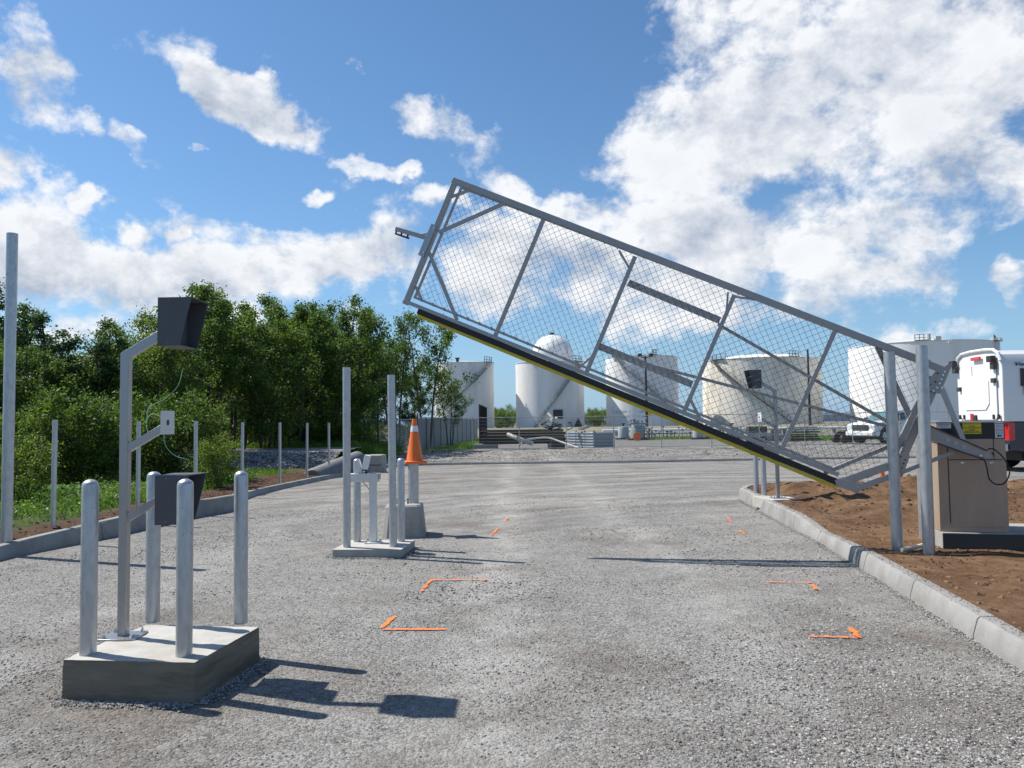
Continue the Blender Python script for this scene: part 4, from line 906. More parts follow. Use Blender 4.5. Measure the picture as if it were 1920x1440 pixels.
# ------------------------------------------------------------------ second pedestal on the island behind the gate
pz = .24; pp_ = G(1459, 934, pz)
sl = thing('concrete_slab', 'small white concrete slab in the soil under the pedestal seen through the gate', 'concrete slab', (pp_.x - .1, pp_.y - .05, 0), R(8))
MB().bx(-.12, .42, -.22, .55, .05, pz).build('slab_body', M['conc_top'], sl, bevel=.008)
pedestal(pp_, 'aluminium gooseneck pedestal on the soil island seen through the chain link, hoods facing left', -1)
p = G(1418.5, 925, .2); bollard(p, 1.05, 'left bollard at the tip of the soil island, below the gate edge', 'bollards at the tip of the soil island')
p = G(1433, 933, .2); bollard(p, 1.05, 'right bollard at the tip of the soil island, nearer the kerb', 'bollards at the tip of the soil island')

# ------------------------------------------------------------------ temporary mesh fence across the yard
FY = 39.7; pxs = [805, 887, 974, 1062, 1151, 1241, 1335, 1425, 1510, 1600, 1690, 1780, 1872, 1962]
wlab = ['left of the white tank gap', 'in front of the rusty sheet piles', 'in front of the long timber stack', 'in front of the crushed junk pile', 'in front of the blue-grey steel bin', 'right of the steel bin', 'below the gate edge in the middle', 'behind the island bollards',
        'in front of the timber benches', 'left of the parked white pickup', 'in front of the white pickup wheels', 'behind the guide posts of the gate', 'behind the stainless cabinet', 'at the right edge behind the dark truck']
def fence_panel(w, h):
    root = thing('mesh_fence_panel', '', 'fence', (0, 0, 0), group='temporary mesh fence panels across the yard')
    fr = MB()
    MB().cyl((0, 0, -.1), (0, 0, h + .02), .024, n=10).build('post', M['galv_far'], root)
    MB().cyl((.05, 0, h), (w - .05, 0, h), .017, n=8).build('top_rail', M['galv_far'], root)
    MB().cyl((.05, 0, .12), (w - .05, 0, .12), .014, n=8).build('bottom_rail', M['galv_far'], root)
    wz = MB()
    for i in range(1, int(w / .06)): wz.cyl((i * .06, 0, .12), (i * .06, 0, h), .0022, n=3, caps=False)
    for k in range(1, 9): wz.cyl((.03, 0, .12 + k * (h - .12) / 9), (w - .03, 0, .12 + k * (h - .12) / 9), .003, n=3, caps=False)
    wz.build('mesh_wires', M['galv_far'], root, kind='stuff', smooth=False)
    return root
fw = AT(974, 850, FY).x - AT(887, 850, FY).x
fence0 = fence_panel(fw, 1.72)
for i in range(len(pxs) - 1):
    x_ = AT(pxs[i], 850, FY).x; w_ = AT(pxs[i + 1], 850, FY).x - x_; lab = 'see-through mesh fence panel ' + wlab[i]
    if i == 0: o = fence0; o.location = (x_, FY, .14); o['label'] = lab
    else: o = dup(fence0, (x_, FY, .14), 0, lab)
    o.scale = (w_ / fw, 1, 1)

# chain-link gate and slatted fence at the left
def flat_chain(mb, x0, x1, z0, z1, s=.10, r=.0045):
    w, h = x1 - x0, z1 - z0; k = 0; c = -h
    while c < w:
        a0 = max(0, -c) ; p = (x0 + c + a0, z0 + a0); e = min(h, w - c); q_ = (x0 + c + e, z0 + e)
        if e > a0: mb.cyl((p[0], 0, p[1]), (q_[0], 0, q_[1]), r, n=3, caps=False); mb.cyl((x1 - (p[0] - x0), 0.003, p[1]), (x1 - (q_[0] - x0), .003, q_[1]), r, n=3, caps=False)
        c += s
gy = 36.5; gx0 = AT(678, 850, gy).x; gx1 = AT(735, 850, gy).x; gz = .25; gh = AT(700, 786, gy).z - gz
yg = thing('yard_gate', 'open chain-link yard gate frame behind the tall middle posts', 'gate', (gx0, gy, gz), R(3)); gw = gx1 - gx0
for x_ in (0, .22, gw): MB().cyl((x_, 0, 0), (x_, 0, gh), .035, n=10).build('upright', M['galv_far'], yg)
for z_ in (.1, gh * .5, gh - .03): MB().cyl((0, 0, z_), (gw, 0, z_), .025, n=8).build('rail', M['galv_far'], yg)
mb = MB(); flat_chain(mb, 0.02, gw, .1, gh); mb.build('chain_link_mesh', M['galv_far'], yg, kind='stuff', smooth=False)
pd = AT(709, 850, 35.6); o = MB().cyl((0, 0, 0), (0, 0, AT(709, 757, 35.6).z - .2), .045, n=10).build('gate_post', M['dark_steel']); o.location = (pd.x, 35.6, .2); tag(o, 'dark tall post standing in front of the open yard gate', 'post')
sec = thing('chain_link_fence', 'plain chain-link fence run between the yard gate and the slatted fence', 'fence', (gx1, gy, gz), math.atan2(40.5 - gy, AT(783, 850, 40.5).x - gx1)); sw = math.hypot(40.5 - gy, AT(783, 850, 40.5).x - gx1)
for x_ in (.0, sw * .5, sw): MB().cyl((x_, 0, 0), (x_, 0, gh), .03, n=8).build('post', M['galv_far'], sec)
MB().cyl((0, 0, gh - .02), (sw, 0, gh - .02), .02, n=8).build('rail', M['galv_far'], sec)
mb = MB(); flat_chain(mb, 0, sw, .05, gh); mb.build('chain_link_mesh', M['galv_far'], sec, kind='stuff', smooth=False)
sa = AT(783, 850, 40.5); sb = AT(895, 850, 68.0); sdv = Vector((sb.x - sa.x, sb.y - sa.y, 0)); sl_ = sdv.length
sf = thing('slatted_fence', 'grey slatted chain-link fence running back from the cone towards the first tank', 'fence', (sa.x, sa.y, .1), math.atan2(sdv.y, sdv.x))
npn = 11
for i in range(npn + 1):
    x_ = sl_ * i / npn; MB().cyl((x_, 0, 0), (x_, 0, 1.85), .04, n=8).build('post', M['dark_steel'], sf)
    if i < npn:
        pnl = MB()
        w_ = sl_ / npn; k = int(w_ / .085)
        for j in range(k): pnl.box((x_ + .04 + (j + .5) * (w_ - .08) / k, 0, .93), ((w_ - .08) / k * .72, .012, 1.72 + .02 * random.random()))
        pnl.build('slat_panel', M['slat'], sf, kind='stuff', smooth=False)
MB().cyl((0, 0, 1.84), (sl_, 0, 1.84), .02, n=8).build('rail', M['galv_far'], sf)

# culvert pipe
ca = G(592, 893, .25); cbp = G(676, 876, .25)
ca = Vector((AT(586, 890, 22.6).x, 22.6, .0)); cbp = Vector((AT(672, 880, 26.0).x, 26.0, .38))
dv = cbp - ca; cl_ = dv.length; prof = []
nn = 26
for i in range(nn * 2 + 1): prof.append((.29 + (.04 if i % 2 else 0), cl_ * i / (nn * 2)))
prof += [(.27, cl_), (.27, cl_ - .5), (.0005, cl_ - .5)]
cv = MB().lathe([(.0005, 0)] + prof, n=26).build('culvert_pipe', M['membrane']); cv.location = ca; cv.rotation_euler = dv.to_track_quat('Z', 'Y').to_euler()
tag(cv, 'large dark ribbed culvert pipe lying half buried in the gravel bank', 'pipe')

# ------------------------------------------------------------------ storage tanks
def tank(px0, px1, ytop, Y, label, m_, stair=None, dome=False, hatch=True, roofh=.6, name='storage_tank', rails=()):
    xa, xb = AT(px0, 800, Y).x, AT(px1, 800, Y).x; cx = (xa + xb) / 2; Rr = (xb - xa) / 2; Hh = AT((px0 + px1) / 2, ytop, Y - Rr * .0).z
    root = thing(name, label, 'storage tank', (cx, Y + 0, 0)); prof = []
    k = 6
    for i in range(k):
        z0_ = .5 + (Hh - .5) * i / k; z1_ = .5 + (Hh - .5) * (i + 1) / k; prof += [(Rr, z0_), (Rr, z1_ - .06), (Rr - .02, z1_ - .03), (Rr - .02, z1_)]
    prof += [(Rr + .09, Hh - .02), (Rr + .09, Hh + .08), (Rr * .97, Hh + .1), (Rr * .5, Hh + roofh * .7), (.001, Hh + roofh)]
    MB().lathe(prof, n=72).build('shell', m_, root)
    MB().lathe([(Rr + .35, -.02), (Rr + .35, .42), (Rr + .02, .5)], n=60).build('foundation_ring', M['dark_steel'], root)
    if stair:
        a0, a1, col = stair      # start angle at ground, end angle at top (radians, 0 = towards camera, + = right)
        n = 46; mbs = MB(); mr_ = MB(); sp_ = MB(); pts_i = []; pts_o = []; rl = []
        for i in range(n + 1):
            t = i / n; a_ = a0 + (a1 - a0) * t; z_ = .6 + (Hh - .7) * t
            dx, dy = math.sin(a_), -math.cos(a_)
            pts_o.append((dx * (Rr + .95), dy * (Rr + .95), z_)); rl.append((dx * (Rr + .95), dy * (Rr + .95), z_ + 1.0))
            mbs.box((dx * (Rr + .5), dy * (Rr + .5), z_), (.3, .85, .06), rz=a_)
            if i % 3 == 0: mr_.cyl((dx * (Rr + .95), dy * (Rr + .95), z_), (dx * (Rr + .95), dy * (Rr + .95), z_ + 1.0), .035, n=4)
        mbs.build('stair_treads', M['dark_steel'], root, kind='stuff', smooth=False); sp_.tube(pts_o, .11, 6).build('stair_stringer', M[col], root)
        mr_.tube(rl, .045, 5).tube([(a_, b_, c_ - .5) for a_, b_, c_ in rl], .03, 4).build('stair_handrail', M[col], root)
    for a_, hw in rails:     # short railed platform on the roof edge
        dx, dy = math.sin(a_), -math.cos(a_); mb = MB(); cxp, cyp = dx * (Rr - .1), dy * (Rr - .1); tx, ty = math.cos(a_), math.sin(a_)
        for s_ in (-1, -.33, .33, 1): mb.cyl((cxp + tx * hw * s_, cyp + ty * hw * s_, Hh), (cxp + tx * hw * s_, cyp + ty * hw * s_, Hh + 1.2), .06, n=5)
        for zz in (.6, 1.2): mb.cyl((cxp - tx * hw, cyp - ty * hw, Hh + zz), (cxp + tx * hw, cyp + ty * hw, Hh + zz), .05, n=5)
        mb.box((cxp, cyp, Hh + .12), (hw * 2, 1.0, .1), rz=a_)
        mb.build('roof_railing', M['dark_steel'], root)
    return root, Rr, Hh, cx
t1, r1, h1, x1 = tank(816, 927, 683, 160, 'leftmost white tank behind the trees with an outside stair to its top right', M['tank_dirty'], stair=(-1.1, .95, 'slat'), rails=((1.0, 1.3),))
MB().cyl((-1, -r1 + .5, h1), (-1, -r1 + .5, h1 + .9), .3, n=10).cyl((-1, -r1 + .5, h1 + .7), (-1, -r1 + .5, h1 + .9), .5, n=10).build('roof_vent', M['dark_steel'], t1)
t2, r2, h2, x2 = tank(968, 1096, 682, 160, 'white tank with a stair climbing right, standing in front of the round dome', M['tank_dirty'], stair=(-.45, .85, 'slat'), rails=((.9, 1.6), (-.5, .8)))
MB().box((1.2, -r2 - .05, 3.1), (1.9, .3, 1.8)).build('manway_cover', M['dark_steel'], t2)
MB().lathe([(.001, 2.2), (.5, 1.2), (.9, .3), (.9, 0)], c=(5.2, -r2 + .2, .2), n=12).build('nozzle', M['ink'], t2)
t3, r3, h3, x3 = tank(1138, 1272, 672, 160, 'clean white tank with small blue lettering behind the lower half of the gate', M['tank'], stair=(1.05, -.9, 'alu'), rails=((-.9, 1.2), (.2, .5)))
textmesh('lettering', 'DANGER  NO SMOKING', .7, M['blue_steel'], t3, Matrix.Translation((-3.2, -r3 - .02 + .8, 3.4)) @ Matrix.Rotation(R(-22), 4, 'Z') @ Matrix.Rotation(R(90), 4, 'X'))
textmesh('lettering', 'CAPACITY 1 150 000 L', .55, M['blue_steel'], t3, Matrix.Translation((-2.6, -r3 - .02 + .6, 2.3)) @ Matrix.Rotation(R(-20), 4, 'Z') @ Matrix.Rotation(R(90), 4, 'X'))
MB().cyl((0.2, -r3 - .06, 3.3), (0.2, -r3 + .1, 3.3), .62, n=20).build('round_sign', M['ylabel'], t3)
t4, r4, h4, x4 = tank(1322, 1536, 678, 165, 'wide stained cream tank with a dark curved stair, seen through the chain link', M['tank_cream'], stair=(.15, -1.15, 'dark_steel'), roofh=1.6, rails=((-1.05, 1.8), (.25, 1.0), (1.2, .8)))
t5, r5, h5, x5 = tank(1606, 1852, 650, 150, 'largest white tank on the right behind the guide posts and the cabinet', M['tank'], roofh=1.1, rails=((.95, 2.4), (-.45, 1.1)))
MB().box((r5 * .80, -r5 * .62, h5 + .4), (3.6, 1.6, .5), rz=.9).box((r5 * .78, -r5 * .66, h5 - .9), (1.8, .8, 1.8), rz=.9).build('roof_platform', M['cream'], t5)
MB().box((-1.0, -r5 - .1, h5 - .45), (1.2, .3, .3)).build('foam_box', M['wlabel'], t5)
MB().box((-3.2, -r5 + .3, h5 + .35), (1.0, .5, .7)).cyl((-4.6, -r5 + .8, h5), (-4.6, -r5 + .8, h5 + 1.2), .4, n=10).build('vent', M['cream'], t5)
# round dome behind tank two
dc = AT(1036, 700, 176); rd = AT(1074, 700, 176).x - AT(1036, 700, 176).x
dm = thing('domed_tank', 'white spherical dome rising behind the second tank, seen through the gate', 'dome', (dc.x, 176, 0)); zt_ = AT(1036, 628, 176).z
zc = zt_ - rd
MB().lathe([(rd, 0)] + [(rd * math.cos(a_ * math.pi / 40), zc + rd * math.sin(a_ * math.pi / 40)) for a_ in range(0, 20)] + [(.001, zt_)], n=64).build('dome_shell', M['tank'], dm)
sm = MB()
for k in range(8):
    a_ = k * math.pi / 4; P_ = [(math.cos(a_) * (rd + .02) * math.cos(e_ * math.pi / 24), math.sin(a_) * (rd + .02) * math.cos(e_ * math.pi / 24), zc + (rd + .02) * math.sin(e_ * math.pi / 24)) for e_ in range(0, 12)]
    sm.tube(P_, .05, 4)
sm.build('dome_seams', M['hut'], dm)
MB().cyl((0, 0, zt_), (0, 0, zt_ + .5), .5, n=12).cyl((rd * .7, 0, zc + rd * .72), (rd * .7, 0, zc + rd * .72 + 1.3), .06, n=5).build('dome_vent', M['dark_steel'], dm)
# lamp posts by the tanks
for px, yt, lb in ((1213, 668, 'tall thin lamp pole in front of the lettered tank'), (1519, 655, 'tall thin lamp pole at the right side of the stained wide tank')):
    q = AT(px, 800, 96 if px < 1400 else 100); top = AT(px, yt, q.y).z
    lp_ = thing('lamp_pole', lb, 'lamp pole', (q.x, q.y, 0), group='lamp poles by the tanks')
    MB().cyl((0, 0, 0), (0, 0, top), .2, .12, n=8).build('pole', M['dark_steel'], lp_)
    if px < 1400:
        for s_ in (-.7, .7): MB().cyl((0, 0, top - .2), (s_, 0, top), .06, n=5).box((s_, 0, top + .15), (.45, .4, .4)).build('lamp_head', M['dark_steel'], lp_)
# white pipeline in front of the tanks
pl = thing('pipeline', 'long thin white pipeline running across the yard before the tanks', 'pipeline', (0, 84, 0)); xs_ = [AT(1130, 800, 84).x, AT(1640, 800, 84).x]
MB().cyl((xs_[0], 0, .55), (xs_[1], 0, .55), .16, n=10).build('pipe', M['wlabel'], pl)
for i in range(10): x_ = xs_[0] + (xs_[1] - xs_[0]) * (i + .5) / 10; MB().box((x_, 0, .2), (.3, .4, .4)).build('support', M['conc'], pl)

# ------------------------------------------------------------------ yard junk
q = AT(905, 830, 47); sp = thing('sheet_piles', 'upright rusty steel sheet piles leaning beside the first tank', 'sheet piles', (q.x, 47, 0), 0)
ht = AT(905, 758, 47).z
for i in range(4):
    w_ = .125; x_ = -.22 + i * w_ * 1.02
    MB().prism([(x_, 0), (x_ + .045, -.05), (x_ + .09, -.05), (x_ + w_, 0), (x_ + w_, .012), (x_ + .09, -.03), (x_ + .045, -.03), (x_, .012)], 0, ht - i * .06, ax='Z').build('sheet_pile', M['rust'], sp)
q0 = AT(897, 830, 45); q1 = AT(1064, 830, 45)
tb = thing('timber_stack', 'long stack of dark old timbers raised off the ground behind the mesh fence', 'timber stack', (q0.x, 45, 0)); lw = q1.x - q0.x
for r_ in range(5):
    for c_ in range(2): MB().box((lw / 2 + random.uniform(-.1, .1), c_ * .35 - .1, .42 + r_ * .17), (lw * random.uniform(.9, 1), .28, .15), rz=random.uniform(-.01, .01)).build('timber', M['timber'], tb, bevel=.01)
MB().box((.45, 0, .2), (1.4, .6, .34)).build('stone_support', M['conc'], tb, bevel=.03); MB().box((lw - .9, 0, .2), (.5, .6, .34)).build('stone_support', M['conc'], tb, bevel=.03)
q = AT(1036, 800, 45.0); jk = thing('scrap_pile', 'tangled heap of pale scrap and pipes piled on the timber stack', 'scrap pile', (q.x, 45, 1.22)); rs = random.Random(4)
for i in range(34):
    a_ = rs.uniform(0, 3.14); l_ = rs.uniform(.15, .75); cxs, czs = rs.gauss(0, .45), abs(rs.gauss(.05, .22)); e_ = rs.uniform(-.5, .7)
    dvx = math.cos(a_) * l_ / 2; MB().beam((cxs - dvx, rs.uniform(-.2, .2), czs), (cxs + dvx, rs.uniform(-.2, .2), czs + e_ * l_), rs.uniform(.04, .12), rs.uniform(.03, .1)).build('scrap_piece', M[rs.choice(['wpipe', 'hut', 'dark_steel', 'rust', 'timber', 'cream'])], jk)
mbx = MB().tube([(-.35, 0, .55), (-.15, 0, .42), (.1, 0, .45), (.3, 0, .62)], .09, 8).build('bent_pipe', M['wpipe'], jk)
MB().tube([AT(952, 815, 43) , AT(998, 832, 42)], .12, 12).build('plastic_pipe', M['wpipe'], label='thick white plastic pipe leaning down in front of the timber stack', category='pipe')
MB().tube(spl([AT(972, 836, 42.2), AT(985, 826, 42.4), AT(1005, 822, 42.6), AT(1028, 821, 42.7), AT(1050, 828, 42.4), AT(1085, 840, 41.6)]), .05, 8).build('plastic_hose', M['wpipe'], label='thin curved white hose arching over the ground before the timber stack', category='hose')
q = AT(1046, 832, 43.6); o = MB().box((0, 0, .36), (.78, .5, .72)).box((0, 0, .75), (.84, .56, .05)).build('metal_crate', M['dark_steel'], bevel=.01); o.location = (q.x, 43.6, 0); tag(o, 'dark grey square crate under the scrap heap, left of the steel bin', 'crate')
# blue-grey ribbed bin (stack of trench panels)
q = G(1117, 843, .0); bn = thing('steel_bin', 'blue-grey ribbed steel bin standing behind the mesh fence', 'steel bin', (AT(1114, 840, 43.5).x, 43.5, .02), 0)
bw = AT(1152, 840, 43.5).x - AT(1115, 840, 43.5).x; bd = 2.6; bh = AT(1130, 809, 43.5).z; bl = bw
def ribs(n, fn, m_, nm, par):
    for i in range(n): fn(i).build(nm, m_, par, bevel=.012)
hR = (bh - .06) / 6
ribs(6, lambda i: MB().prism([(0, .03 + i * hR), (-.06, .03 + i * hR + hR * .3), (-.06, .03 + i * hR + hR * .7), (0, .03 + (i + .96) * hR), (.05, .03 + (i + .96) * hR), (.05, .03 + i * hR)], 0, bw, ax='X'), M['blue_steel'], 'front_rib', bn)
# left flank goes back and to the left
lx = AT(1065, 838, 46.3).x - bn.location.x; ly = 2.8; ang = math.atan2(ly, lx); fl = math.hypot(lx, ly)
for seg in range(3):
    for i in range(6):
        mb = MB().prism([(0, .03 + i * hR), (-.06, .03 + i * hR + hR * .3), (-.06, .03 + i * hR + hR * .7), (0, .03 + (i + .94) * hR), (.05, .03 + (i + .94) * hR), (.05, .03 + i * hR)], fl * seg / 3 + .03, fl * (seg + 1) / 3 - .03, ax='X')
        T_ = Matrix.Rotation(ang, 4, 'Z') @ Matrix.Scale(-1, 4, (0, 1, 0)); mb.v = [tuple(T_ @ Vector(v)) for v in mb.v]; mb.build('side_rib', M['blue_steel'], bn, bevel=.01)
    c_ = Vector((lx, ly, 0)) * (seg / 3); MB().box((c_.x, c_.y, bh / 2), (.09, .09, bh + .08)).build('corner_post', M['galv_far'], bn)
MB().box((bw, 0, bh / 2), (.09, .09, bh + .14)).build('corner_post', M['galv_far'], bn)
MB().beam((lx * .5, ly * .5, bh + .12), (lx * .15, ly * .2, bh + .32), .35, .12).build('loose_sheet', M['alu'], bn)

# pumps, drums and valve manifolds before the tanks
def drum(px, py, Y, w, h, lb, m_='hut', lid='wlabel'):
    q = AT(px, py, Y); r_ = thing('steel_drum', lb, 'steel drum', (q.x, Y, 0), group='grey vessels standing before the tanks')
    MB().lathe([(w / 2, .1), (w / 2, h), (w / 2 * .92, h + .08), (.001, h + .12)], n=20).build('vessel', M[m_], r_); MB().box((0, 0, .05), (w * 1.5, w * 1.2, .1)).build('skid', M['dark_steel'], r_)
    MB().cyl((0, 0, h), (0, 0, h + .35), w * .08, n=8).box((0, 0, h + .35), (w * .3, w * .3, .1)).build('valve', M['dark_steel'], r_)
    return r_
drum(1169, 822, 68, .95, 1.0, 'pale grey drum between the steel bin and the cluttered pump skid'); drum(1195, 822, 66, 1.2, 1.15, 'grey round vessel under a clutter of valves, above the small orange disc', 'slat')
drum(1309, 822, 66, .9, 1.2, 'light grey drum left of the yellow gate edge on a low pallet', 'hut'); drum(1325, 822, 67, 1.1, 1.0, 'wider light grey drum right beside the thinner one on the pallet', 'hut'); drum(1372, 820, 64, 1.1, .9, 'squat pale drum right of the gate edge, before the stained tank')
rs = random.Random(11)
for (px, Y, w, lb) in ((1197, 65.5, 1.6, 'tangled valves and small pipes on top of the grey round vessel'), (1218, 66, 1.0, 'yellowish small valve cluster left of the first lamp pole'), (1262, 68, 5.4, 'long low valve manifold with green pipes on the grass edge'), (1385, 63, 2.2, 'grey pump and valve cluster seen through the chain link'), (1350, 66, 1.3, 'small pipe cluster right of the grey drums')):
    q = AT(px, 822, Y); r_ = thing('valve_manifold', lb, 'valves', (q.x, Y, .1 if 'top' not in lb else 1.0), group='valve clusters before the tanks'); k = max(5, int(w * 3))
    MB().cyl((-w / 2, 0, .35), (w / 2, 0, .35), .06, n=8).build('header_pipe', M['slat'], r_)
    for i in range(k):
        x_ = -w / 2 + w * (i + .5) / k; h_ = rs.uniform(.4, 1.0); MB().cyl((x_, rs.uniform(-.2, .2), 0), (x_ + rs.uniform(-.05, .05), 0, h_), .05, n=6).cyl((x_ - .1, 0, h_), (x_ + .1, 0, h_), .07, n=8).build('valve', M[rs.choice(['slat', 'wpipe', 'rust', 'hut', 'dark_steel', 'blue_steel'])], r_)
q = AT(1195, 826, 62); o = MB().cyl((0, -.04, .35), (0, .04, .35), .33, n=20).box((0, .05, .12), (.5, .1, .24)).build('round_marker', M['orange']); o.location = (q.x, 62, 0); tag(o, 'small bright orange disc on the ground in front of the grey vessel', 'marker')
# timber benches / racks, blocks
q = AT(1426, 830, 56); q2 = AT(1475, 830, 56)
bt = thing('timber_bench', 'pale grey timber bench rack seen through the chain link, right of the island pedestal', 'rack', (q.x, 56, 0)); bw2 = q2.x - q.x
MB().bx(0, bw2, -.4, .4, .86, .94).build('top_board', M['wpipe'], bt); MB().bx(0, bw2, -.3, .3, .45, .5).build('shelf', M['wpipe'], bt)
for x_ in (.1, bw2 * .5, bw2 - .1): MB().bx(x_ - .06, x_ + .06, -.3, .3, 0, .86).build('leg', M['hut'], bt)
for i in range(2): MB().box((bw2 * (.25 + .45 * i), -.1, .2), (.5, .5, .4)).build('block', M['conc'], bt, bevel=.02)
q = AT(1478, 830, 57); q2 = AT(1534, 830, 57); bt = thing('pallet_stack', 'dark stack of boards and pallets between the bench and the grass', 'pallet stack', (q.x, 57, 0)); bw2 = q2.x - q.x
for k in range(6): MB().bx(0 + .05 * (k % 2), bw2 - .1 * (k % 3), -.5, .5, .05 + k * .17, .15 + k * .17).build('board', M['timber' if k < 4 else 'hut'], bt)
q = AT(1402, 826, 47); q2 = AT(1427, 826, 47); sn = thing('barrier_rack', 'dark flat trailer or barrier seen just above the yellow gate edge', 'trailer', (q.x, 47, 0)); bw2 = q2.x - q.x
MB().bx(-.1, bw2 + .6, -.4, .4, .55, .75).build('deck', M['hut'], sn); MB().bx(0, bw2 + .3, -.3, .3, .78, 1.15).build('box', M['dark_steel'], sn)
for s_ in (.1, bw2): MB().cyl((s_, -.35, .28), (s_, -.15, .28), .28, n=14).build('wheel', M['tyre'], sn)
q = AT(1580, 832, 52); o = MB().box((0, 0, .28), (.65, .6, .56)).build('concrete_block', M['conc'], bevel=.04); o.location = (q.x, 52, 0); tag(o, 'small rough concrete block left of the white pickup', 'concrete block')
# dark machine (ATV) beside the white pickup
q = AT(1588, 825, 50); av = thing('quad_bike', 'small dark red quad bike parked left of the white pickup', 'quad bike', (q.x, 50, 0), R(20))
for x_ in (-.55, .55):
    for y_ in (-.35, .35): MB().cyl((x_, y_ - .1, .28), (x_, y_ + .1, .28), .28, n=14).build('wheel', M['tyre'], av)
MB().prism([(-.75, .55), (-.5, .75), (-.1, .72), (.2, .85), (.6, .8), (.8, .5), (.3, .4), (-.3, .4)], -.25, .25).build('body', M['rust'], av, bevel=.03)
MB().tube([(.25, -.35, 1.1), (.3, 0, 1.02), (.25, .35, 1.1)], .03, 6).cyl((.3, 0, .8), (.3, 0, 1.02), .03, n=6).build('handlebar', M['dark_steel'], av); MB().bx(-.8, -.3, -.3, .3, .78, .82).bx(.45, .85, -.3, .3, .86, .9).build('rack', M['dark_steel'], av)
MB().bx(.5, .75, -.22, .22, .6, .72).build('fender', M['rlabel'], av)
# low building and far trailer between tanks 4 and 5
q = AT(1563, 795, 420); o = MB().bx(-9, 9, -4, 4, 0, 3.6).build('site_hut', M['hut']); o.location = (q.x, 420, 0); tag(o, 'low pale building far away between the two right tanks', 'building')
# orange survey marker behind the lower arm
q = AT(1654, 893, 21); o = MB().lathe([(.07, 0), (.06, .18), (.045, .19), (.045, .26), (.0005, .26)], n=16).build('orange_marker', M['orange']); o.location = (q.x, 21, AT(1654, 893, 21).z); o.location.z = max(.0, q.z); tag(o, 'tiny orange marker on the road seen between the lower gate arms', 'marker')

# ------------------------------------------------------------------ vehicles
def arc(cx, cz, r, a0, a1, n=10): return [(cx + r * math.cos(a0 + (a1 - a0) * i / n), cz + r * math.sin(a0 + (a1 - a0) * i / n)) for i in range(n + 1)]
def wheel(root, x, y, r, side):
    w = MB().lathe([(r * .62, -.12), (r * .9, -.13), (r, -.09), (r, .09), (r * .9, .13), (r * .62, .12)], c=(x, y, r), n=28, ax='Y').build('wheel', M['tyre'], root)
    rm = MB().lathe([(r * .62, .10 * side), (r * .58, .05 * side), (r * .2, .07 * side), (r * .18, .12 * side), (.0005, .12 * side)], c=(x, y, r), n=20, ax='Y')
    for k in range(6): a_ = k * math.pi / 3; rm.beam((x + .1 * math.cos(a_), y + .085 * side, r + .1 * math.sin(a_)), (x + r * .58 * math.cos(a_), y + .075 * side, r + r * .58 * math.sin(a_)), .05, .05, up=(0, 1, 0))
    rm.build('rim', M['chrome'], w)
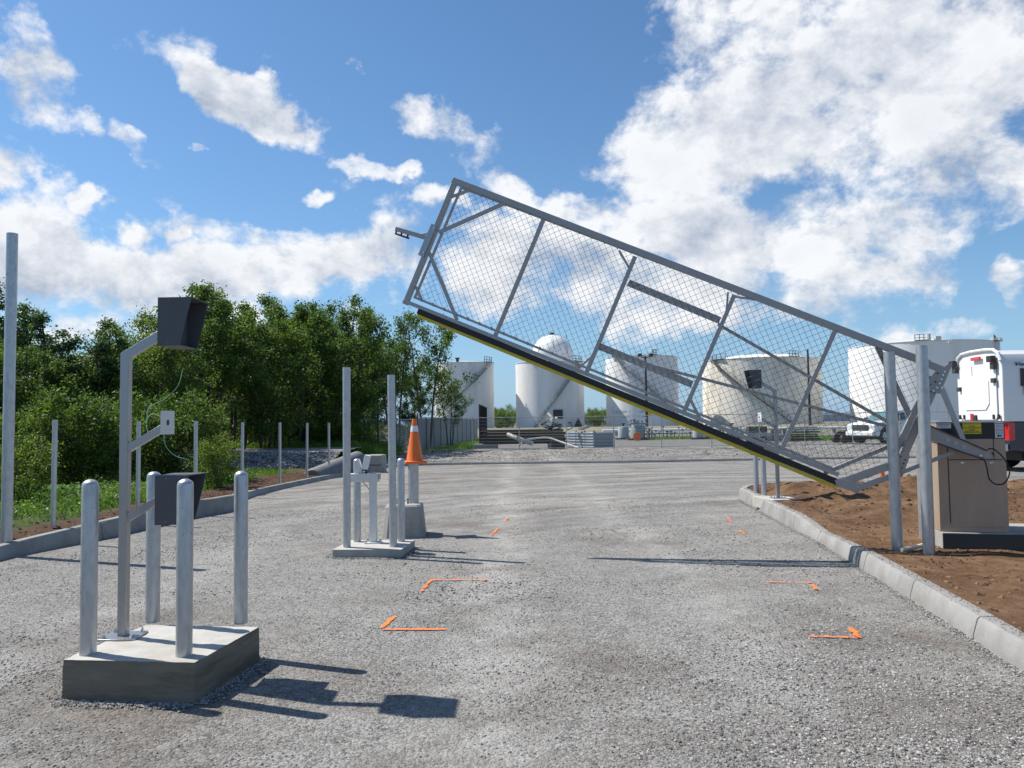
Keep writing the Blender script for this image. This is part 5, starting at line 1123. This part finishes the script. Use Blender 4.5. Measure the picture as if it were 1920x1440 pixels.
def pickup(label, loc, rz, paint, canopy=False, sc=1):
    root = thing('pickup_truck', label, 'pickup truck', loc, rz); root.scale = (sc, sc, sc); p_ = M[paint]; L_ = 5.7; W_ = 1.98; r = .42
    # x forward; rear bumper at -2.85, nose at 2.85
    xf, xr = 1.85, -1.75; zb = .42
    side = [(-2.8, .55), (-2.8, 1.28), (-.9, 1.28), (-.85, 1.32), (1.2, 1.32), (1.35, 1.3), (2.5, 1.22), (2.78, 1.1), (2.82, .5), (2.5, zb)]
    side += arc(xf, .45, .52, 0, math.pi, 10) + [(1.2, zb), (-1.1, zb)] + arc(xr, .45, .52, 0, math.pi, 10) + [(-2.5, .5)]
    MB().prism(side, -W_ / 2, W_ / 2).build('body', p_, root, bevel=.05)
    # cab
    prof = [(-.85, 1.30), (-.72, 1.85), (-.55, 1.93), (.45, 1.95), (.65, 1.90), (1.38, 1.30)]
    n = len(prof); a_, b_ = W_ / 2 - .06, W_ / 2 - .22
    def yy(z): return a_ + (b_ - a_) * (z - 1.3) / .65
    vs = [(x_, -yy(z_), z_) for x_, z_ in prof] + [(x_, yy(z_), z_) for x_, z_ in prof]
    MB().add(vs, [tuple(range(n)), tuple(range(n, 2 * n))[::-1]] + [(i, n + i, n + (i + 1) % n, (i + 1) % n) for i in range(n)]).build('cab', p_, root, bevel=.05)
    for s_ in (-1, 1):
        for w_ in ([(-.62, 1.36), (-.52, 1.80), (.02, 1.83), (.02, 1.36)], [(.10, 1.36), (.10, 1.83), (.5, 1.82), (1.08, 1.36)]):
            v_ = [(x_, s_ * (yy(z_) + .004), z_) for x_, z_ in w_]; v2 = [(x_, s_ * (yy(z_) + .012), z_) for x_, z_ in w_]
            MB().add(v_ + v2, [(0, 1, 2, 3), (4, 5, 6, 7)] + [(i, 4 + i, 4 + (i + 1) % 4, (i + 1) % 4) for i in range(4)]).build('side_window', M['glass'], root)
        MB().box((1.0, s_ * (W_ / 2 + .14), 1.42), (.12, .24, .22)).build('wing_mirror', M['ink'], root, bevel=.02)
        hl = MB().box((2.66, s_ * .78, .98), (.28, .34, .24)).build('headlight', M['clearlamp'], root, bevel=.03)
        MB().box((-2.74, s_ * .90, 1.03), (.16, .19, .48)).build('tail_light', M['redlamp'], root, bevel=.02)
        for x_ in (.05, -.75): MB().box((x_ - .1 + .05, s_ * (W_ / 2 + .015), 1.12), (.18, .03, .035)).build('door_handle', M['chrome'], root)
        for wx in (xf, xr): wheel(root, wx, s_ * (W_ / 2 - .15), r, s_)
        for x_ in (.07, 1.15, -.83): MB().box((x_, s_ * (W_ / 2 + .001), .92), (.008, .004, .72)).build('door_gap', M['ink'], root)
    # windscreen
    def wsx(z): return .65 + (1.38 - .65) * (1.90 - z) / .6
    v_ = []
    for (z_, o_) in ((1.34, .03), (1.86, .03)):
        for s_ in (-1, 1): v_.append((wsx(z_) + .015, s_ * (yy(z_) - .06), z_ + .01))
    MB().add(v_ + [(a1 + .01, b1, c1 + .01) for a1, b1, c1 in v_], [(0, 1, 3, 2), (4, 5, 7, 6), (0, 4, 5, 1), (2, 3, 7, 6)]).build('windscreen', M['tgreen_glass'], root)
    MB().box((2.82, 0, .93), (.06, 1.15, .34)).build('grille', M['ink'], root, bevel=.02)
    MB().box((2.86, 0, .58), (.18, 1.96, .26)).build('front_bumper', M['chrome'] if paint == 'navy' else M['white_paint'], root, bevel=.05)
    MB().box((-2.92, 0, .62), (.2, 1.9, .2)).box((-2.99, 0, .6), (.04, 1.8, .03)).build('rear_bumper', M['chrome'], root, bevel=.03)
    MB().box((-2.82, 0, .95), (.03, 1.55, .55)).build('tailgate', p_, root, bevel=.02)
    MB().box((0, 0, .36), (4.6, 1.3, .2)).build('chassis', M['ink'], root)
    return root
wp = AT(1700, 834, 49); pickup('white crew-cab pickup facing left, parked beyond the mesh fence', (wp.x - .6, 49.3, 0), R(180 + 24), 'white_paint', sc=1.06)
# dark blue truck with tall white canopy
bt_y = 22.0; bx0 = AT(1886, 780, bt_y).x
nv = pickup('dark blue pickup with a tall white canopy, cut by the right edge of the picture', (bx0 + 2.88 * 1.12, bt_y + .99 * 1.12 + .0, 0), 0, 'navy', sc=1.12)
# canopy: cross-section (y,z) with a rounded roof, running forward
s = 1.12; zb_c = 1.29; zt_c = AT(1870, 657, bt_y + .3).z / s; Wc = 2.0
cs = [(-1.0, zb_c), (-1.0, zt_c - .55), (-.97, zt_c - .3), (-.88, zt_c - .1), (-.7, zt_c), (-.3, zt_c + .03), (.3, zt_c + .03), (.7, zt_c), (.88, zt_c - .1), (.97, zt_c - .3), (1.0, zt_c - .55), (1.0, zb_c)]
can = MB().prism(cs, -2.93, 2.2, ax='X').build('canopy', M['white_paint'], nv, bevel=.02)
# hood rim over the rear, door, lamp, lights, latches
for k_ in range(1): 
    rim = [(y_ * 1.01, z_ + .02) for y_, z_ in cs[2:-2]]; MB().tube([(-2.95, y_, z_) for y_, z_ in rim], .045, 8).build('rear_rim', M['white_paint'], nv)
def doorpanel(y0, y1, z0, z1, x, ch, m_, nm, t=.02):
    pts = [(y0, z0 + ch), (y0 + ch, z0), (y1 - ch, z0), (y1, z0 + ch), (y1, z1 - ch), (y1 - ch, z1), (y0 + ch, z1), (y0, z1 - ch)]
    return MB().prism(pts, x - t, x, ax='X').build(nm, m_, nv, bevel=.008)
doorpanel(-.80, .82, zb_c + .03, zt_c - .33, -2.935, .08, M['hut'], 'door_seal', .012)
doorpanel(-.79, .81, zb_c + .04, zt_c - .34, -2.94, .08, M['white_paint'], 'rear_door', .03)
doorpanel(-.50, .70, zb_c + .30, zt_c - .62, -2.97, .16, M['white_paint'], 'door_relief', .02)
MB().box((-2.975, .22, (zb_c + zt_c) / 2), (.006, .008, zt_c - zb_c - .7)).build('door_seam', M['ink'], nv)
MB().box((-2.99, 0, zt_c - .16), (.05, .4, .09)).build('brake_lamp', M['redlamp'], nv, bevel=.01)
for y_ in (-.72, 1.0):
    wl = MB().box((-3.03, y_, zt_c - .22), (.14, .2, .16)).build('work_light', M['ink'], nv, bevel=.01); MB().box((-3.0, y_ - .04, zt_c - .40), (.1, .14, .18)).build('light_bracket', M['dark_steel'], wl)
for y_, z_ in ((-.74, zt_c - .78), (.80, zt_c - .95)): MB().box((-3.0, y_, z_), (.07, .15, .12)).build('latch', M['dark_steel'], nv, bevel=.01)
for y_ in (.84, .64, -.66, -.86): MB().box((-2.98, y_, zb_c + .12), (.05, .05, .12)).build('clasp', M['ink'], nv)
MB().box((-2.985, .28, zb_c + .1), (.04, .1, .22)).build('reflector', M['redlamp'], nv); MB().box((-2.985, .12, zb_c + .08), (.05, .1, .18)).build('lock', M['ink'], nv)
doorpanel_s = MB().prism([(-2.05, zb_c + .55), (-2.15, zt_c - .75), (-1.95, zt_c - .5), (1.9, zt_c - .45), (1.9, zb_c + .3), (-1.7, zb_c + .25)], -1.035, -1.0).build('side_hatch', M['white_paint'], nv, bevel=.03)
MB().box((-2.42, -1.02, zt_c - .70), (.1, .04, .42)).box((-2.33, -1.03, zt_c - .92), (.3, .04, .04)).box((-2.36, -1.03, zt_c - 1.05), (.07, .05, .22)).build('hatch_latch', M['dark_steel'], nv)
textmesh('lettering', 'Vorts', .13, M['ink'], nv, Matrix.Translation((-2.4, -1.004, zt_c - .38)) @ Matrix.Rotation(R(90), 4, 'X'), bold=.004, shear=.3, sx=1.5)

# ------------------------------------------------------------------ trees, shrubs, grass
def tree_mesh(seed, H, Wd, stems, nleaf, lsize, lo=.12, openness=0.0, lm='leaf_dark', name='tree', nbr=15, upright=.7):
    rs = np.random.RandomState(seed); mb = MB(); tips = []
    for s_ in range(stems):
        az_ = 6.283 * (s_ + rs.rand() * .6) / stems; sp_ = Wd * .28 * (.3 + .7 * rs.rand()) * (0 if stems == 1 else 1); Ht = H * (.74 + .26 * rs.rand()) if s_ else H
        base = np.array([math.cos(az_) * .12 * stems ** .5, math.sin(az_) * .12 * stems ** .5, -.1]); P = []
        for i in range(8):
            t = i / 7; P.append(base + np.array([math.cos(az_) * sp_ * t ** 1.1 + rs.randn() * .04 * H * .15, math.sin(az_) * sp_ * t ** 1.1 + rs.randn() * .04 * H * .15, Ht * t]))
        P = np.array(P); mb.tube([tuple(p) for p in P], .018 * H / stems ** .35, 6, r1=.004 * H / stems ** .3)
        for b in range(nbr):
            t = lo + (1 - lo) * (b + rs.rand()) / nbr; k = min(int(t * 7), 6); f = t * 7 - k; st_ = P[k] * (1 - f) + P[k + 1] * f
            a2 = rs.rand() * 6.283; envelope = math.sin(math.pi * min(1, (.22 + .78 * t)) ** .85) ** .6 if t < .98 else .2
            ln_ = (Wd * .42) * max(.16, envelope) * (.45 + .75 * rs.rand()); up = .25 + upright * rs.rand()
            e = st_ + np.array([math.cos(a2) * ln_, math.sin(a2) * ln_, ln_ * up]); md = (st_ + e) / 2 + np.array([0, 0, -.06 * ln_])
            mb.tube([tuple(st_), tuple(md), tuple(e)], .006 * H / stems ** .3 * (1.1 - t * .6), 4, r1=.002 * H * .4)
            for q in range(5 + int(ln_ * 3)):
                u = .25 + .75 * rs.rand() ** .7; c = (st_ * (1 - u) + e * u); l2 = .30 * ln_ * rs.rand() + .12
                d = rs.randn(3); d[2] = abs(d[2]) * .8; d /= np.linalg.norm(d); e2 = c + d * l2 * 1.2; tips.append((c, e2, rs.rand()))
                if q % 2 == 0: mb.tube([tuple(c), tuple(e2)], .004 * max(1, H * .2), 3, r1=.002)
        # leader twigs poke out of the top
        for q in range(7):
            c = P[-1] - (P[-1] - P[-2]) * rs.rand() * .9; d = np.array([rs.randn() * .35, rs.randn() * .35, 1]); e2 = c + d * H * .07 * (.5 + rs.rand()); tips.append((c, e2, 0))
    tr_mesh = mb
    keep = [t for t in tips if t[2] > openness * .8]; A = np.array([t[0] for t in keep]); B = np.array([t[1] for t in keep])
    idx = rs.randint(0, len(A), nleaf); u = rs.rand(nleaf) ** .8; c = A[idx] * (1 - u[:, None]) + B[idx] * u[:, None] + rs.randn(nleaf, 3) * (.045 + .018 * Wd)
    d1 = rs.randn(nleaf, 3); d1[:, 2] -= .25; d1 /= np.linalg.norm(d1, axis=1)[:, None]; nrm = rs.randn(nleaf, 3); nrm[:, 2] += 1.0
    d2 = np.cross(d1, nrm); d2 /= np.linalg.norm(d2, axis=1)[:, None] + 1e-6; nn_ = np.cross(d1, d2)
    s_ = lsize * (.6 + .8 * rs.rand(nleaf))[:, None]
    V = np.stack([c, c + d1 * s_ * .5 + d2 * s_ * .34 + nn_ * s_ * .07, c + d1 * s_, c + d1 * s_ * .5 - d2 * s_ * .34 + nn_ * s_ * .07], 1).reshape(-1, 3)
    Fc = np.arange(nleaf * 4).reshape(-1, 4)
    return tr_mesh, V, Fc, lm
PROTO = {}
def proto(key, **kw): PROTO[key] = tree_mesh(**kw)
proto('dense_a', seed=1, H=7, Wd=5.2, stems=4, nleaf=23000, lsize=.105, lm='leaf_dark')
proto('dense_b', seed=2, H=7, Wd=5.6, stems=5, nleaf=24000, lsize=.10, lm='leaf_mid', upright=.9)
proto('dense_c', seed=3, H=7, Wd=4.6, stems=3, nleaf=20000, lsize=.11, lm='leaf_dark', upright=1.0)
proto('slim', seed=4, H=7, Wd=2.9, stems=2, nleaf=11000, lsize=.095, lm='leaf_blue', upright=1.3, nbr=20)
proto('open_a', seed=5, H=7, Wd=5.2, stems=3, nleaf=8500, lsize=.12, lo=.30, openness=.45, lm='leaf_dark', nbr=14)
proto('open_b', seed=16, H=7, Wd=6.0, stems=2, nleaf=8000, lsize=.12, lo=.34, openness=.4, lm='leaf_dark', nbr=17, upright=.5)
proto('shrub_a', seed=7, H=2.2, Wd=2.4, stems=6, nleaf=7000, lsize=.075, lo=.05, lm='leaf_bright', nbr=9, upright=1.1)
proto('shrub_b', seed=8, H=2.2, Wd=2.8, stems=6, nleaf=8000, lsize=.07, lo=.05, lm='leaf_mid', nbr=9)
proto('under', seed=9, H=2.2, Wd=3.0, stems=6, nleaf=9000, lsize=.085, lo=.04, lm='leaf_dark', nbr=9)
MESHD = {}
def plant(key, loc, h, label, cat='tree', wid=1.0, group=None, rz=None, nm='broadleaf_tree'):
    mb, V, Fc, lm = PROTO[key]; H0_ = 2.2 if key.startswith('shrub') or key == 'under' else 7
    root = thing(nm, label, cat, loc, random.random() * 6.28 if rz is None else rz, group)
    k = h / H0_; root.scale = (k * wid, k * wid, k)
    if key not in MESHD:
        a = mb.build('trunk', M['bark'], root); b = npmesh('crown', V, Fc, M[lm], root); MESHD[key] = (a, b)
    else:
        for src in MESHD[key]:
            c = src.copy(); COL.objects.link(c); c.parent = root
    return root
G1 = 'trees of the wood on the left'
TR = [ # px, distance, top row, kind, width, label
 (-75, 19, 610, 'dense_b', 1.0, 'leafy tree at the left edge, mostly outside the frame'),
 (28, 20.5, 632, 'dense_a', .95, 'green tree right behind the very tall pipe post'),
 (112, 22, 584, 'slim', 1.1, 'narrow blue-green tree with a rounded top near the left edge'),
 (165, 22.5, 668, 'dense_b', 1.0, 'low broad tree in the dip of the treetops'),
 (200, 22.5, 592, 'slim', 1.1, 'slender tree left of the gooseneck pole with a wispy top'),
 (268, 24, 590, 'dense_b', 1.0, 'bushy tree rising just left of the upper hood'),
 (325, 26, 606, 'dense_a', .95, 'dense tree directly behind the upper hood'),
 (385, 28, 553, 'dense_c', 1.0, 'dark tree just right of the upper hood'),
 (440, 30, 546, 'dense_a', 1.0, 'highest dark tree above the fence posts'),
 (502, 32, 572, 'dense_b', .95, 'dark rounded tree above the gravel bank'),
 (556, 34, 566, 'dense_c', 1.05, 'tall dense tree in the middle of the wood'),
 (612, 36, 566, 'dense_a', 1.0, 'tall dense tree just left of the tall middle post'),
 (664, 38, 580, 'dense_c', .9, 'last dense tree of the wood, behind the left tall post'),
 (742, 41, 592, 'open_a', .85, 'open-crowned tree with sky between its branches above the cone'),
 (800, 43, 588, 'open_b', .8, 'spreading tree with bare branches reaching right towards the gate'),
 (845, 47, 700, 'open_a', .75, 'low leafy tree in front of the leftmost tank'),
 (775, 46, 690, 'dense_c', .7, 'small dark tree right behind the traffic cone'),
]
TB = [(22, 33, 532, 'slim', 1.5, 'tall thin-topped tree rising behind the wood at the left edge'), (-30, 31, 545, 'open_a', 1.0, 'loose tall tree beyond the left edge of the wood'),
 (90, 35, 648, 'dense_a', 1.1, 'back-row tree filling the gap beside the narrow tree'), (180, 36, 668, 'dense_c', 1.2, 'back-row tree below the dip in the treetops'), (250, 37, 628, 'dense_b', 1.1, 'back-row tree behind the gooseneck arm'),
 (340, 39, 588, 'dense_a', 1.1, 'back-row tree showing right of the upper hood'), (420, 41, 570, 'dense_b', 1.1, 'back-row tree behind the highest one'), (490, 43, 585, 'dense_c', 1.2, 'back-row tree above the second fence post pair'),
 (570, 45, 580, 'dense_a', 1.1, 'back-row tree in the centre of the wood'), (640, 47, 592, 'dense_b', 1.0, 'back-row tree behind the left tall post'), (690, 50, 640, 'dense_c', .9, 'back-row tree closing the wood before the open trees')]
for (px, d, yt, key, w, lb) in TR + TB:
    q = AT(px, 850, d); h = AT(px, yt, d).z - .3; plant(key, (q.x, d, .25), h, lb, wid=w * (7 / h) ** .35, group=G1)
SH = [(20, 13.2, 838, 'shrub_a', 1.0, 'yellow-green young shrub at the foot of the very tall pipe post'), (66, 17.4, 770, 'shrub_b', .9, 'leafy shrub filling the space between the tall pipe post and the nearest thin post'), (150, 18, 752, 'under', .9, 'shrub behind the front left bollard'),
 (225, 18.5, 772, 'shrub_b', 1.0, 'shrub behind the gooseneck pole'), (305, 20, 745, 'under', .9, 'shrub behind the reader plate of the near pedestal'), (352, 20.5, 768, 'shrub_b', .9, 'shrub above the lower hood'), (403, 18.4, 828, 'shrub_a', .9, 'pale yellowish shrub right of the lower hood beside the gravel bank'),
 (440, 35, 805, 'shrub_b', 1.3, 'shrub on the far side of the gravel bank, left end'), (505, 34, 795, 'shrub_b', 1.2, 'shrub under the wood behind the fifth thin post'), (550, 34.5, 772, 'shrub_a', 1.0, 'taller light shrub in the dark of the wood'),
 (600, 35, 806, 'shrub_a', 1.3, 'bright low shrub behind the culvert'), (640, 35.5, 795, 'shrub_a', 1.2, 'bright bush just left of the left tall post'), (668, 35, 790, 'shrub_a', 1.2, 'bright bush between the left tall post and the yard gate'),
 (760, 42.5, 800, 'shrub_b', 1.0, 'bush behind the plain chain-link run'), (715, 39, 800, 'shrub_b', 1.0, 'bush behind the yard gate')]
SH += [(15, 22.5, 800, 'under', 1.3, 'dark understorey bush behind the very tall pipe post'), (75, 23.5, 795, 'under', 1.3, 'dark understorey bush behind the nearest thin post'), (135, 24.5, 790, 'under', 1.3, 'dark bush under the narrow blue-green tree'),
       (195, 25.5, 785, 'under', 1.3, 'dark bush under the wispy slender tree'), (255, 27, 780, 'under', 1.3, 'dark understorey bush behind the gooseneck arm'), (315, 29, 775, 'under', 1.3, 'dark understorey bush below the upper hood'), (375, 33, 770, 'under', 1.3, 'dark bush under the dark tree right of the upper hood'),
       (430, 37, 765, 'under', 1.4, 'dark bush under the highest tree'), (480, 39, 765, 'under', 1.4, 'dark bush above the left end of the gravel bank'), (530, 40, 762, 'under', 1.4, 'dark bush under the rounded tree'), (580, 41, 765, 'under', 1.4, 'dark bush in the middle of the wood edge'),
       (628, 42, 765, 'under', 1.4, 'dark bush behind the culvert'), (675, 43, 770, 'under', 1.3, 'dark bush behind the left end of the yard gate')]
for (px, d, yt, key, w, lb) in SH:
    q = AT(px, 850, d); h = AT(px, yt, d).z - .15; plant(key, (q.x, d, .2), max(h, .5), lb, 'shrub', wid=w * (1.8 / max(h, .5)) ** .3, group='shrubs under the wood', nm='shrub')
# far trees between the tanks
k_ = 0
for (px, d, yt, lb) in ((928, 230, 770, 'distant tree beside the first tank'), (942, 235, 764, 'distant tree in the gap left of the second tank'), (957, 228, 768, 'distant tree touching the left side of the second tank'),
                        (1102, 232, 772, 'distant tree touching the right side of the second tank'), (1118, 236, 770, 'distant tree in the gap left of the lettered tank'), (1134, 230, 764, 'distant tree touching the left side of the lettered tank'),
                        (905, 240, 768, 'distant tree hidden low behind the first tank'), (985, 240, 772, 'distant tree hidden behind the second tank')):
    q = AT(px, 850, d); h = AT(px, yt, d).z; plant(['shrub_b', 'shrub_a', 'shrub_b'][k_ % 3], (q.x, d, -.4), h + .4, lb, wid=1.25, group='distant trees between the tanks'); k_ += 1

def blades(name, x, y, z, h, w, m_, **tg):
    n = len(x); a = np.random.rand(n) * 6.283; lean = np.random.randn(n, 2) * .35
    dx, dy = np.cos(a) * w / 2, np.sin(a) * w / 2; V = np.zeros((n, 3, 3))
    V[:, 0] = np.stack([x - dx, y - dy, z], 1); V[:, 1] = np.stack([x + dx, y + dy, z], 1); V[:, 2] = np.stack([x + lean[:, 0] * h, y + lean[:, 1] * h, z + h], 1)
    return npmesh(name, V.reshape(-1, 3), np.arange(n * 3).reshape(-1, 3), m_, kind='stuff', **tg)
def weeds(name, x, y, z, h, m_, **tg):
    """leafy ground cover: clouds of small tilted leaves around each point"""
    k = 9; n = len(x); cx = np.repeat(x, k) + np.random.randn(n * k) * .07; cy = np.repeat(y, k) + np.random.randn(n * k) * .07; cz = np.repeat(z, k) + np.random.rand(n * k) * np.repeat(h, k)
    c = np.stack([cx, cy, cz], 1); d1 = np.random.randn(n * k, 3); d1[:, 2] = d1[:, 2] * .4; d1 /= np.linalg.norm(d1, axis=1)[:, None]; nr = np.random.randn(n * k, 3) * .5; nr[:, 2] += 1
    d2 = np.cross(d1, nr); d2 /= np.linalg.norm(d2, axis=1)[:, None]; s_ = (.03 + .035 * np.random.rand(n * k))[:, None]
    V = np.stack([c, c + d1 * s_ * .5 + d2 * s_ * .35, c + d1 * s_, c + d1 * s_ * .5 - d2 * s_ * .35], 1).reshape(-1, 3)
    return npmesh(name, V, np.arange(n * k * 4).reshape(-1, 4), m_, kind='stuff', **tg)
def verge_pts(n, y0, y1, xl=-14, xin=.75):
    y = np.random.uniform(y0, y1, n); x = np.random.uniform(xl, -5, n); lim = kerb_x(LKPn, y) - xin - .25 * fbm(y * .9, y * .2, 3) - np.clip((y - 12) / 8, 0, 1) * .45
    ok = x < lim; x, y = x[ok], y[ok]; keep = np.random.rand(len(x)) < np.clip((fbm(x * .7, y * .7, 3) - .28) * 4, .1, 1); return x[keep], y[keep]
x, y = verge_pts(90000, 7, 23, -13); blades('grass', x, y, vergez(x, y), .08 + .30 * fbm(x * .5, y * .5, 2) * np.random.rand(len(x)), .011, M['grass'])
x, y = verge_pts(13000, 8, 22, -12, .8); weeds('weed_cover', x, y, vergez(x, y), .10 + .22 * fbm(x * .6 + 9, y * .6, 2), M['weed'])
n = 40000; x = np.random.uniform(-16, -5.5, n); y = np.random.uniform(31.2, 39, n); ok = x < -5.3 - (y - 31) * .02; x, y = x[ok], y[ok]; blades('tall_grass', x, y, vergez(x, y) + .1, .15 + .35 * np.random.rand(len(x)), .03, M['grass'])
n = 7000; x = np.random.uniform(-12, -5.3, n); y = np.random.uniform(31.5, 38, n); weeds('bank_weeds', x, y, vergez(x, y) + .1, .3 + .3 * np.random.rand(n), M['weed'])
# grass along the slatted fence and by the pumps
n = 9000; t = np.random.rand(n); x = sa.x + (sb.x - sa.x) * t + .3 + np.random.rand(n) * 1.6 * (1 + t); y = sa.y + (sb.y - sa.y) * t; blades('fence_grass', x, y, np.full(n, .0) + .05, .10 + .25 * np.random.rand(n), .035, M['grass'])
n = 9000; x = np.concatenate([np.random.uniform(10, 26, n), np.random.uniform(20, 34, n)]); y = np.concatenate([np.random.uniform(66, 71, n), np.random.uniform(57, 68, n)]); blades('yard_grass', x, y, np.full(2 * n, -.04), .08 + .2 * np.random.rand(2 * n), .06, M['grass'])
